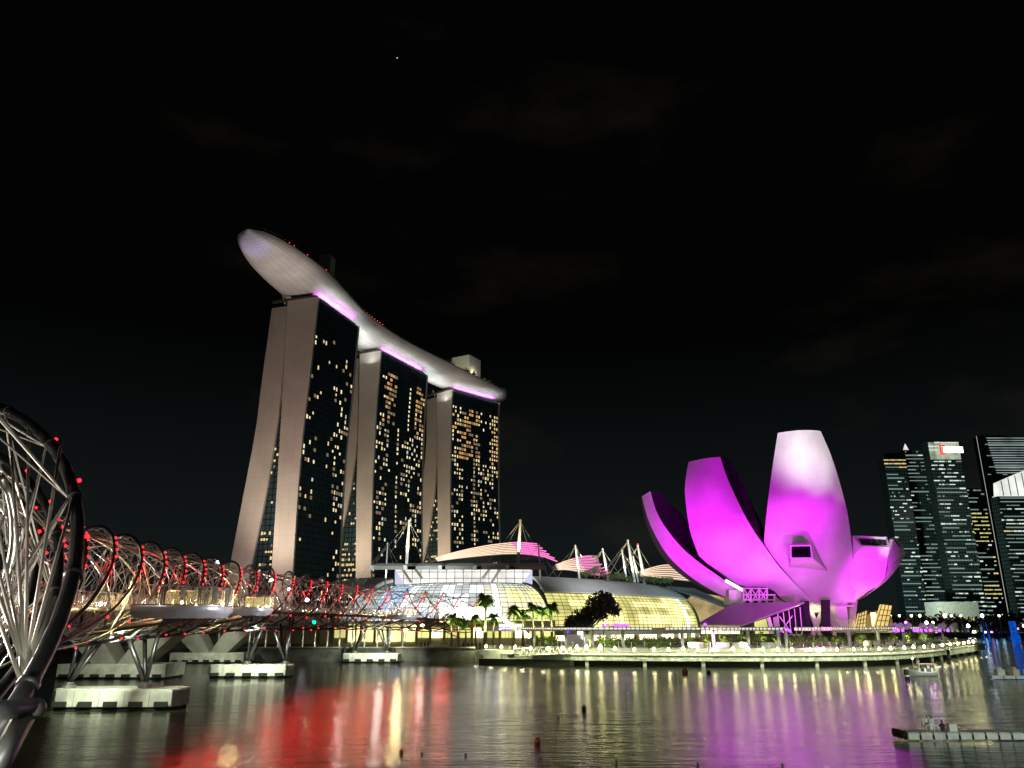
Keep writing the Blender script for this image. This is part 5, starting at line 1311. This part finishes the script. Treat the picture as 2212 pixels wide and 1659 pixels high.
for i, px in enumerate(SH):
    p, _ = edge_px(px, 14 + (i % 3) * 2, 3.5); o = thing('shrub', 'planted shrub glowing yellow-green under the ' + ('middle' if px < 1700 else 'right-hand') + ' pergola', 'shrub', p, 'shrubs under the pergolas')
    k = MB(); h = random.uniform(1.1, 1.9); k.leaves((p.x, p.y, 3.6 + h), (1.1, 1.1, h), 190, .25); k.leaves((p.x + random.uniform(-1, 1), p.y + .5, 3.5 + h * .6), (.9, .9, h * .7), 90, .25); k.build('foliage', 'leaf', o)
    k = MB(); k.tube([(p.x, p.y, 3.5), (p.x, p.y, 3.6 + h)], .08, 5); k.build('stem', 'bark', o)
    if i % 2 == 0: light('SPOT', 'planter_light', p + V((0, -2.6, .5)), 1000, (.98, 1, .40), p + V((.5, .3, 1.5)), 105, .7, .2)
for px in (1492, 1550, 1590, 1650, 1870, 1930):
    p, ang = edge_px(px + 6, 13, 3.5); o = thing('planter_wall', 'low pale curved planter wall under the pergola', 'planter', p, 'planter walls on the terrace'); k = MB(); k.box((p.x, p.y, 4.1), (3.6, .6, 1.2), ang); k.build('wall', 'prom', o)
# pergolas
PG = [([1155, 1223, 1281, 1345], 1085, 1412, 'left pergola with white beam above the white kiosk'), ([1477, 1543, 1617, 1686, 1698], 1438, 1694, 'middle pergola with white beam in front of the entrance pavilion'), ([1838, 1901, 1954, 1997, 2041, 2052, 2061], 1718, 2072, 'right pergola with white beam curving away past the museum')]
for cols, x0, x1, lb in PG:
    o = thing('pergola', lb, 'pergola', edge_px((x0 + x1) / 2, 12, 3.5)[0])
    for px in cols:
        p, a_ = edge_px(px, 11.5, 3.5); k = MB(); k.tube([p + V((0, 0, -.9)), p + V((0, 0, 3.7))], [.32, .42], 10); k.build('column', 'white', o, True)
        uplight('column_uplight', p + V((0, -1.1, -.7)), 700, (1, .98, .72), 46, .15)
    n = 24; r = [[], [], [], [], []]
    for i in range(n + 1):
        px = x0 + (x1 - x0) * i / n; p, _ = edge_px(px, 10.6, 7.2); q, _ = edge_px(px, 16, 7.2)
        for k_, w in enumerate((p, p + V((0, 0, .75)), q + V((0, 0, .75)), q, p)): r[k_].append(w)
    k = MB(); k.grid(r); bm_ = k.build('roof_beam', 'white', o)
    k = MB(); k.grid([[q + V((0, -.04, .30)) for q in r[0]], [q + V((0, -.04, .62)) for q in r[0]]]); k.build('led_strip', glow('pergola_led', (.98, 1.0, .86), .85), bm_)
    k = MB()
    for i in range(n * 3):
        p, _ = edge_px(x0 + (x1 - x0) * (i + .5) / (n * 3), 10.5, 7.2); k.box((p.x, p.y - .1, 7.6), (.12, .3, .95))
    k.build('slat', 'cream', o)
    for i in range(0, n + 1, 2):
        p, _ = edge_px(x0 + (x1 - x0) * i / n, 9.0, 5.4); light('SPOT', 'pergola_light', p + V((0, -.6, 1.6)), 420, (.98, 1.0, .80), p + V((0, .2, -3)), 112, .6, .2)
# kiosk
kp, ka = edge_px(1253, 17, 3.5); ko = thing('kiosk', 'white glowing kiosk with screens under the left pergola', 'kiosk', kp)
k = MB(); k.box((kp.x, kp.y + 1.5, 4.9), (6.4, 3, 2.8), ka); k.build('body', 'white', ko)
k = MB(); k.box((kp.x - .2, kp.y - .08, 5.0), (4.4, .15, 1.6), ka); k.build('lit_counter', 'gwhite', ko)
k = MB(); k.box((kp.x + .3, kp.y - .25, 6.4), (1.7, .15, 1.2), ka); k.build('lit_screen', 'screen', ko)
k = MB(); k.box((kp.x + .2, kp.y - .2, 4.1), (.6, .12, 1.1), ka); k.build('hatch', 'black', ko)
k = MB(); k.box((kp.x - 2.6, kp.y - .2, 6.9), (1.4, .12, .5), ka); k.build('blue_panel', 'sign_blue', ko)
uplight('kiosk_light', kp + V((0, -2.5, .1)), 900, (.86, .9, 1), 84, .5)
# violet stage-light bars
for (pts, Y, lb) in (([(x, 1350) for x in (1303, 1312, 1328, 1333, 1338, 1344, 1350, 1357)], 214, 'row of violet stage lights below the yellow mall glass'), ([(1523, 1349)], 210, 'single violet light at the left end of the entrance pavilion'), ([(x, y) for x, y in ((1685, 1361), (1692, 1363), (1699, 1360), (1706, 1363))], 208, 'cluster of violet and magenta floodlights at the museum foot'), ([(x, 1362) for x in (1932, 1940, 1950, 1975, 1982, 1990, 2000, 2010, 2030, 2048)], 218, 'row of violet and magenta lights on the right pergola roof')):
    p0 = at(pts[0][0], pts[0][1] + 4, Y); o = thing('stage_light', lb, 'stage light', p0)
    k = MB()
    for i, (x, y) in enumerate(pts): k.ball(at(x, y, Y), .42, 7, 5, mi=i % 3 == 1)
    k.build('lens', ['violet', 'magl'], o); k = MB(); k.rod(at(pts[0][0] - 3, pts[0][1] + 3, Y), at(pts[-1][0] + 3, pts[-1][1] + 3, Y), .15, 5); k.rod(p0, V((p0.x, p0.y, 2.6)), .12, 5); k.build('bar', 'mullion', o)
for i, px in enumerate((1933, 1945, 1962, 1995, 2012, 2036, 2062)):
    p = at(px, 1357, 222); o = thing('searchlight', 'pale hooded searchlight on the right pergola roof', 'searchlight', p, 'hooded searchlights on the pergola'); a = random.uniform(-.6, .6)
    k = MB(); k.tube([V((-.8, 0, .1)), V((0, 0, .55)), V((.75, 0, 1.0))], [.75, .8, .6], 10); k.build('hood', 'white', o, local=True); k = MB(); k.tube([V((0, 0, -1.6)), V((0, 0, .4))], .15, 6); k.build('stand', 'mullion', o, local=True); o.rotation_euler = (0, 0, a)
light('POINT', 'searchlight_glow', at(2000, 1368, 214), 200, (1, .45, .95), size=.4)

# ================================================================== business-district skyline at right
random.seed(61)
def office(label, x0, x1, ytop, Y, depth, glass, rules, floors, crown=None, seed=0, ybot=1385, ang=0.0):
    random.seed(seed); A, B = at(x0, 1350, Y), at(x1, 1350, Y); zt = at((x0 + x1) / 2, ytop, Y).z; w = B.x - A.x; cx = (A.x + B.x) / 2
    # lean of the verticals in the picture comes from the camera pitch; place by the top edge
    At, Bt = at(x0, ytop, Y), at(x1, ytop, Y); cx = (At.x + Bt.x) / 2; w = Bt.x - At.x
    o = thing('office_tower', label, 'office tower', (cx, Y, 2.2), 'office towers across the bay')
    k = MB(); x_0, x_1 = cx - w / 2, cx + w / 2
    for q, uv in (([(x_0, Y, 2), (x_1, Y, 2), (x_1, Y, zt), (x_0, Y, zt)], [(0, 0), (w, 0), (w, zt), (0, zt)]), ([(x_1, Y, 2), (x_1, Y + depth, 2), (x_1, Y + depth, zt), (x_1, Y, zt)], [(0, 0), (depth, 0), (depth, zt), (0, zt)]),
                  ([(x_0, Y + depth, 2), (x_0, Y, 2), (x_0, Y, zt), (x_0, Y + depth, zt)], [(0, 0), (depth, 0), (depth, zt), (0, zt)]), ([(x_1, Y + depth, 2), (x_0, Y + depth, 2), (x_0, Y + depth, zt), (x_1, Y + depth, zt)], [(0, 0), (w, 0), (w, zt), (0, zt)]), ([(x_0, Y, zt), (x_1, Y, zt), (x_1, Y + depth, zt), (x_0, Y + depth, zt)], [(0, 0), (w, 0), (w, depth), (0, depth)])):
        k.face(q, 0, uv)
    k.build('body', glass, o)
    fh = (zt - 8) / floors; cells = []
    for fl in range(floors):
        z = 8 + fh * (fl + .5); u = 0.0
        if random.random() < .34 and rules(.5, fl / floors) not in ('officeyellow',): cells.append((.02, random.uniform(.45, .96), z, 'officedim')); u = cells[-1][1] if random.random() < .5 else .97
        while u < .97:
            ln = random.choice((.04, .06, .09, .14, .2)); m_ = rules(u, fl / floors)
            if m_: cells.append((u, min(ln, .99 - u), z, m_))
            u += ln + .01
    random.shuffle(cells); cells.sort(key=lambda c: -c[1]); protos = {}; rest = {}
    for n, (u, ln, z, m_) in enumerate(cells):
        c = V((x_0 + w * (u + ln / 2), Y - .25, z)); d = (w * ln * .92, .4, fh * random.choice((.2, .26, .34)))
        if n < 90:
            if m_ not in protos: q = MB(); q.box((0, 0, 0), (1, 1, 1)); protos[m_] = q.build('lit_window', m_, o); ob = protos[m_]
            else: ob = protos[m_].copy(); COL.objects.link(ob)
            ob.matrix_parent_inverse = world_of(o).inverted(); ob.location = c; ob.scale = d
        else: rest.setdefault(m_, MB()).box(c, d)
    if rest:
        mb = MB(); mats = list(rest)
        for i, m_ in enumerate(mats):
            o_ = len(mb.v); mb.v += rest[m_].v; mb.f += [tuple(q + o_ for q in fc_) for fc_ in rest[m_].f]; mb.m += [i] * len(rest[m_].f)
        mb.build('lit_window_field', mats, o)['kind'] = 'stuff'
    return o, x_0, x_1, zt, Y
def rl_(p, main='officewhite', dimp=.3, yel=None):
    def f(u, v):
        if yel and yel(u, v): return 'officeyellow' if random.random() < .85 else None
        r = random.random()
        if r < p: return main if random.random() < .8 else 'officewarm'
        if r < p + dimp: return 'officedim'
        return None
    return f
T = []
T.append(office('slim dark tower at left of the skyline with warm top floors', 1908, 1956, 990, 900, 14, 'cbd', lambda u, v: ('officewarm' if v > .93 else (('officewhite' if random.random() < .22 else 'officedim' if random.random() < .25 else None) if v < .86 else None)), 44, seed=1))
T.append(office('dark tower with small lit spire tip', 1952, 2004, 972, 960, 14, 'cbdlight', rl_(.06, dimp=.28), 46, seed=2))
T.append(office('tower crowned by bright floors and a red and white sign', 2003, 2070, 952, 880, 14, 'cbdlight', lambda u, v: ('officewhite' if v > .925 and random.random() < .9 else (None if v > .88 else ('officewhite' if random.random() < .27 else 'officedim' if random.random() < .4 else None))), 46, seed=3))
T.append(office('lower tower with blocks of yellow floors', 2074, 2124, 1055, 930, 14, 'cbd', rl_(.2, dimp=.2, yel=lambda u, v: (.58 < v < .80) or (.20 < v < .33)), 34, seed=4))
T.append(office('broad tower at the right edge with pale banded top', 2118, 2235, 940, 1000, 18, 'cbdlight', lambda u, v: (None if v > .80 else ('officewhite' if random.random() < .16 else 'officedim' if random.random() < .3 else None)), 48, seed=5))
T.append(office('tower with glowing slanted glass crown at right edge', 2154, 2262, 1072, 780, 12, 'cbd', rl_(.34, dimp=.3), 34, seed=6))
o, x0, x1, zt, Y = T[0]; k = MB(); k.box((x0 + (x1 - x0) * .6, Y + 12, zt + 4), ((x1 - x0) * .5, 10, 9)); k.build('penthouse', 'cbdlight', o)
o, x0, x1, zt, Y = T[1]; k = MB(); p = V((x0 + 5, Y + 4, zt)); k.lathe([(4, 0), (2.8, 3), (.2, 9)], p, 4); k.build('spire', 'crown', o)
o, x0, x1, zt, Y = T[2]
k = MB(); k.box(((x0 + x1) / 2, Y - .1, zt - 12), (x1 - x0 - 1, .5, 20)); k.build('crown_floors', glow('crown_floor_light', (.72, .86, .62), .42, False, .5, .12), o)
k = MB(); sx0 = x0 + (x1 - x0) * .33; zc = zt - 11
for c, d in (((sx0 + 1, 0, zc), (1.6, 1, 10)), ((sx0 + 3.6, 0, zc + 5), (6, 1, 1.6)), ((sx0 + 3.6, 0, zc - 5), (6, 1, 1.6))): k.box((c[0], Y - 1.4, c[2]), d)
k.build('sign_bracket', 'sign_red', o); k = MB(); k.box((sx0 + 3.6 + 12, Y - 1.6, zc), (22, 1, 7)); k.build('sign_panel', 'sign_white', o)
o, x0, x1, zt, Y = T[4]; k = MB()
for i in range(15): k.box(((x0 + x1) / 2 + 4, Y - .6, zt - 4 - i * 3.3), ((x1 - x0) * (.92 - .01 * i), .6, .9))
k.build('pale_band', glow('pale_band_light', (.66, .80, .78), .34, False, .7, .03), o)
o, x0, x1, zt, Y = T[5]; k = MB()
k.hexa([V((x0 + 4, Y - 1, zt + 1)), V((x1, Y - 1, zt + 1)), V((x1, Y + 12, zt + 1)), V((x0 + 4, Y + 12, zt + 1)), V((x0 + 6, Y - 1, zt + 15)), V((x1, Y - 1, zt + 33)), V((x1, Y + 12, zt + 33)), V((x0 + 6, Y + 12, zt + 15))]); k.build('glass_crown', 'crown', o)
k = MB()
for i in range(6): x = x0 + 6 + (x1 - x0 - 6) * i / 6; k.box((x, Y - 1.2, zt + 8 + i * 1.3), (.7, .5, 15 + i * 2.6))
k.build('crown_rib', 'mullion', o)
ms = thing('edge_light_mast', 'very tall thin pale light line rising between the skyline towers', 'mast', at(2160, 1350, 860)); k = MB(); p = at(2109, 942, 860); k.tube([V((p.x, 860, 2)), p], [.38, .3], 6); k.build('pole', glow('edge_line', (.8, .82, .72), .42), ms)
hl = thing('heritage_hall', 'low broad classical building with lit roofline below the skyline', 'building', at(2070, 1350, 800))
A, B = at(2033, 1366, 800), at(2112, 1300, 800); k = MB(); k.box(((A.x + B.x) / 2, 812, (2 + B.z) / 2), (B.x - A.x, 24, B.z - 2)); k.build('body', 'concrete', hl)
k = MB(); A, B = at(2066, 1337, 798), at(2108, 1333, 798); k.box(((A.x + B.x) / 2, 799, A.z), (B.x - A.x, .6, 2.5)); k.build('lit_cornice', 'officeyellow', hl)
light('POINT', 'heritage_light', at(2070, 1330, 770), 9000, (1, .9, .6), size=3)
for i in range(16):
    px = 1885 + i * 21; Y = 640 + (i % 4) * 18; p = at(px, 1366, Y); r = random.uniform(7, 10)
    tree('shore_tree', 'dark tree on the far shore below the office towers', (p.x, Y, 2.2), 6, [((p.x + random.uniform(-6, 6), Y, 10 + random.uniform(-2, 4)), (r, r * .8, r * .7)) for _ in range(2)], 'trees', 8, 1.5, 'trees along the far shore', .6)
for i in range(26):
    px = 1880 + i * 13.2 + random.uniform(-4, 4); py = random.choice((1330, 1345, 1352, 1358, 1366, 1374)); Y = 610; p = at(px, py, Y)
    o = thing('shore_lamp', 'tiny distant shore lamp below the office towers', 'lamp', (p.x, Y, 2.2), 'lamps along the far shore'); k = MB(); k.ball((0, 0, p.z - 2.2), random.uniform(.7, 1.5), 6, 4); k.build('globe', random.choice(('string', 'lampwhite', 'string', 'pinklight')), o, local=True); k = MB(); k.rod((0, 0, 0), (0, 0, p.z - 2.4), .2, 4); k.build('post', 'mullion', o, local=True)
sw2 = thing('far_quay', 'long low quay wall on the far shore with dim lights', 'wall', (300, 598, 0)); k = MB(); k.hexa([V((195, 900, -1)), V((700, 590, -1)), V((700, 596, -1)), V((195, 906, -1)), V((195, 900, 2.6)), V((700, 590, 2.6)), V((700, 596, 2.6)), V((195, 906, 2.6))]) if False else k.box((440, 598, .8), (520, 4, 4.2)); k.build('wall', 'seawall', sw2)

# ================================================================== fountain, boats, floats, buoys
fo = thing('blue_fountain', 'blue-lit water jets playing far out on the bay', 'fountain', at(2130, 1394, 366))
for px in (2098, 2118, 2126, 2133, 2155, 2172, 2190):
    b = atz(px, 1393, 0); k = MB(); h = random.uniform(1.3, 2.6); k.lathe([(.35, 0), (.5, h * .3), (.15, h)], (b.x, b.y, .1), 7); k.build('short_jet', 'bluepale', fo, True)
for px in (2131, 2141):
    b = atz(px, 1393, 0); k = MB(); k.tube([b, b + V((-.4, 0, 5)), b + V((-.9, 0, 9.5))], [.35, .22, .08], 7); k.build('tall_jet', 'bluejet', fo, True)
p = atz(2140, 1393, 0); k = MB()
for i in range(200):
    q = V((p.x + random.gauss(0, 7), p.y + random.gauss(0, 3), abs(random.gauss(0, 3)))); k.ball(q, random.uniform(.08, .2), 4, 3)
k.build('spray', 'bluejet', fo)['kind'] = 'stuff'
wf = thing('water_screen', 'tall blue fan of lit water at the right picture edge', 'fountain', atz(2196, 1393, 0)); b = atz(2200, 1394, 0); k = MB()
n = 9; rr = []
for j in range(9):
    t = j / 8; wv = .5 + .95 * math.sin(math.pi * min(1, t * .85 + .12)); rr.append([V((b.x - .5 * t + wv * (2 * i / n - 1), b.y + .8 * math.sin(i * 1.7 + j), (.1 + 10 * t))) for i in range(n + 1)])
k.grid(rr); k.grid([[q + V((0, 1.6, 0)) for q in r] for r in rr]); k.build('water_sheet', 'bluejet', wf, True)

def boat():
    b = atz(1996, 1460, 0); o = thing('tour_boat', 'small open tour boat with canopy and lights near the promenade tip', 'boat', b)
    L = 5.0; rows = []
    for i in range(13):
        t = i / 12; x = L * (t - .5); w = 1.25 * (math.sin(math.pi * min(1, (1 - abs(2 * t - 1) ** 2.6) * .5))) + .1; sh = .75 + .35 * (2 * t - 1) ** 2
        rows.append([V((b.x + x, b.y - w, sh)), V((b.x + x, b.y - w * .8, .15)), V((b.x + x, b.y, -.25)), V((b.x + x, b.y + w * .8, .15)), V((b.x + x, b.y + w, sh))])
    k = MB(); k.grid(rows); k.build('hull', 'white', o, True)
    k = MB(); k.grid([[r[0] + V((0, 0, -.18)), r[4] + V((0, 0, -.18))] for r in rows]); k.build('deck', 'floatgrey', o)
    k = MB(); k.box((b.x + .3, b.y, 2.0), (2.8, 1.8, .1));
    for dx in (-1.0, 1.6):
        for dy in (-.9, .9): k.rod(V((b.x + dx, b.y + dy, .6)), V((b.x + dx, b.y + dy, 2.0)), .04, 5)
    k.build('canopy', 'cream', o)
    k = MB(); k.box((b.x - 3.0, b.y, .6), (.6, .6, .9)); k.build('outboard', 'rubber', o)
    k = MB(); k.rod(V((b.x - 1.6, b.y, .6)), V((b.x - 1.6, b.y, 2.8)), .04, 5); k.ball((b.x - 1.6, b.y, 2.9), .16, 6, 5, mi=1)
    k.build('mast_light', ['steel', 'lamp'], o)
    k = MB()
    for dx in (-1, 0, 1.2, 2): k.box((b.x + dx, b.y, .95), (.35, 1.5, .7))
    k.build('bench', 'floatgrey', o); light('SPOT', 'boat_fill_light', V((b.x, b.y - 5, 4)), 1300, (1, .98, .86), V((b.x, b.y, .8)), 90, .6, .2)  # unseen spot added in front of the boat to brighten it
    for dx in (-.6, .4, 1.2): put_person('walk', 'cloth', 'dark figure riding in the small tour boat', 'passengers in the tour boat', V((b.x + dx, b.y - .4, .45)), 1.2, .95)
boat()
def pontoon(x0, x1, yb, lab, chairs, n):
    a, b = atz(x0, yb, 0), atz(x1, yb, 0); d = b - a; ang = math.atan2(d.y, d.x); L = d.length; u = d.normalized(); v = V((-u.y, u.x, 0))
    o = thing('pontoon', lab, 'pontoon', a, 'floating pontoons')
    for i in range(n):
        c = a + u * (L * (i + .5) / n) + v * .95; k = MB(); k.box((c.x, c.y, .32), (L / n - .10, 1.9, .44), ang); k.box((c.x, c.y, .57), (L / n - .16, 1.8, .06), ang); ob = k.build('float_block', 'floatgrey', o)
        md = ob.modifiers.new('bevel', 'BEVEL'); md.width = .05; md.segments = 2
        k = MB(); q = a + u * (L * (i + .98) / n) + v * -.05; k.box((q.x, q.y, .28), (.09, .1, .3), ang); k.build('connector', 'rubber', o)
    return a, u, v, ang
a, u, v, ang = pontoon(1962, 2330, 1601, 'floating grey pontoon with stacked white chairs at lower right', True, 13)
for i in range(4):
    p = a + u * (-.16 - i * .03) + v * (.1 + i * .5); o = thing('tyre_fender', 'black tyre fender on the left end of the lower right pontoon', 'tyre', p, 'tyre fenders on the pontoon end')
    k = MB(); rows = []
    for j in range(15):
        w = 2 * math.pi * j / 14; rows.append([V(((.24 + .1 * math.cos(2 * math.pi * q / 8)) * math.cos(w), .1 * math.sin(2 * math.pi * q / 8), (.24 + .1 * math.cos(2 * math.pi * q / 8)) * math.sin(w))) for q in range(9)])
    k.grid(rows); k.build('tyre', 'rubber', o, True, local=True); o.location = (p.x, p.y, .42); o.rotation_euler = (0, 0, ang + 1.57)
def chair(loc, rz, lab):
    o = thing('plastic_chair', lab, 'chair', loc, 'white chairs stacked on the pontoon', rz)
    k = MB(); k.box((0, 0, .42), (.42, .42, .05)); k.build('seat', 'white', o, local=True); k = MB(); k.box((0, .2, .66), (.40, .05, .42)); k.build('backrest', 'white', o, local=True)
    for sx_ in (-1, 1):
        for sy_ in (-1, 1): k = MB(); k.rod((sx_ * .19, sy_ * .19, .42), (sx_ * .23, sy_ * .23, 0), .025, 5); k.build('leg', 'white', o, local=True)
    return o
base = a + u * 2.05 + v * .9
for i, (dx, dz, rz) in enumerate(((0, .6, .1), (.55, .6, .3), (.25, 1.45, 3.2))):
    c = chair(base + u * dx + V((0, 0, dz)), ang + rz, ('white plastic chair upright on the pontoon, left of the pair', 'white plastic chair upright on the pontoon, right of the pair', 'white plastic chair upturned on top of two others')[i])
    if i == 2: c.rotation_euler = (math.pi, 0, ang + .2); c.location.z = 1.62
bx = thing('white_box', 'small white box on the pontoon beside the seated figure', 'box', a + u * 3.95 + v * .9 + V((0, 0, .6))); q = a + u * 3.95 + v * .9; k = MB(); k.box((q.x, q.y, .85), (.6, .5, .5), ang); k.build('body', 'white', bx); k = MB(); k.box((q.x, q.y, 1.13), (.64, .54, .05), ang); k.build('lid', 'white', bx)
pp = a + u * 3.25 + v * .9; put_person('lean', 'cloth', 'dark figure crouching over gear on the lower right pontoon', 'person on the pontoon', V((pp.x, pp.y, .0)), ang, .8)
a2, u2, v2, ang2 = pontoon(2143, 2300, 1468, 'distant pale pontoon with moored gear at the right picture edge', False, 6)
for i in range(5):
    p = a2 + u2 * (2 + i * 2.4) + v2 * 1.0; o = thing('gear_crate', 'pale covered gear crate on the distant right pontoon', 'crate', V((p.x, p.y, .6)), 'crates on the distant pontoon'); k = MB(); k.box((p.x, p.y, 1.05), (1.2, 1.0, .9), ang2 + i * .2); k.lathe([(.55, 0), (.4, .3), (.05, .45)], (p.x, p.y, 1.5), 6); k.build('body', 'cream' if i % 2 else 'floatgrey', o)
for px, py, r, m_, lb in ((1161, 1604, .24, 'orange', 'orange buoy floating alone in the middle of the bay'), (867, 1626, .15, 'orange', 'tiny orange buoy left of centre near the bottom'), (911, 1629, .10, 'white', None), (1005.6, 1632, .10, 'white', None), (1165.7, 1637, .10, 'white', None), (1331, 1645, .11, 'white', None), (1506.6, 1653, .12, 'white', None), (1206, 1550, .16, 'white', None), (1690, 1655, .10, 'white', None),
                          (1261.6, 1533, .26, 'rubber', 'dark buoy on the pale violet reflection'), (1479.8, 1456, .62, 'redbrown', 'red-brown buoy close to the promenade'), (1531, 1456, .42, 'rubber', 'dark slim buoy right of the red-brown buoy'), (1463, 1455, .18, 'white', None), (1357, 1499, .12, 'white', None)):
    p = atz(px, py, 0); o = thing('buoy', lb or 'tiny white float bobbing on the dark water', 'buoy', p, 'small floats on the bay' if lb is None else 'buoys on the bay')
    k = MB(); k.ball((0, 0, r * .55), r, 12, 8, .95); k.build('float', m_, o, True, local=True); k = MB(); k.lathe([(r * .25, 0), (r * .25, r * .35)], (0, 0, r * 1.4), 8); k.build('cap', m_, o, local=True)
st_ = thing('bright_star', 'single bright star high in the black sky', 'star', at(858, 125, 3000)); k = MB(); k.ball(at(858, 125, 3000), 1.9, 6, 4); k.build('disc', 'star', st_)

# unseen lamps added to the right of the viewer to light the pontoons
light('SPOT', 'pontoon_fill_light', V((52, 22, 11)), 34000, (.90, 1.0, .88), V((44, 62, 0)), 70, .8, .5)
light('SPOT', 'pontoon_fill_light', V((80, 60, 11)), 70000, (.90, 1.0, .88), V((86, 132, 0)), 52, .8, .5)

# added spot for the unseen city streets that faintly lifts the office facades
light('SPOT', 'office_fill_light', V((350, 730, 14)), 1100000, (.78, 1.0, .92), V((450, 900, 120)), 110, 1, 6)
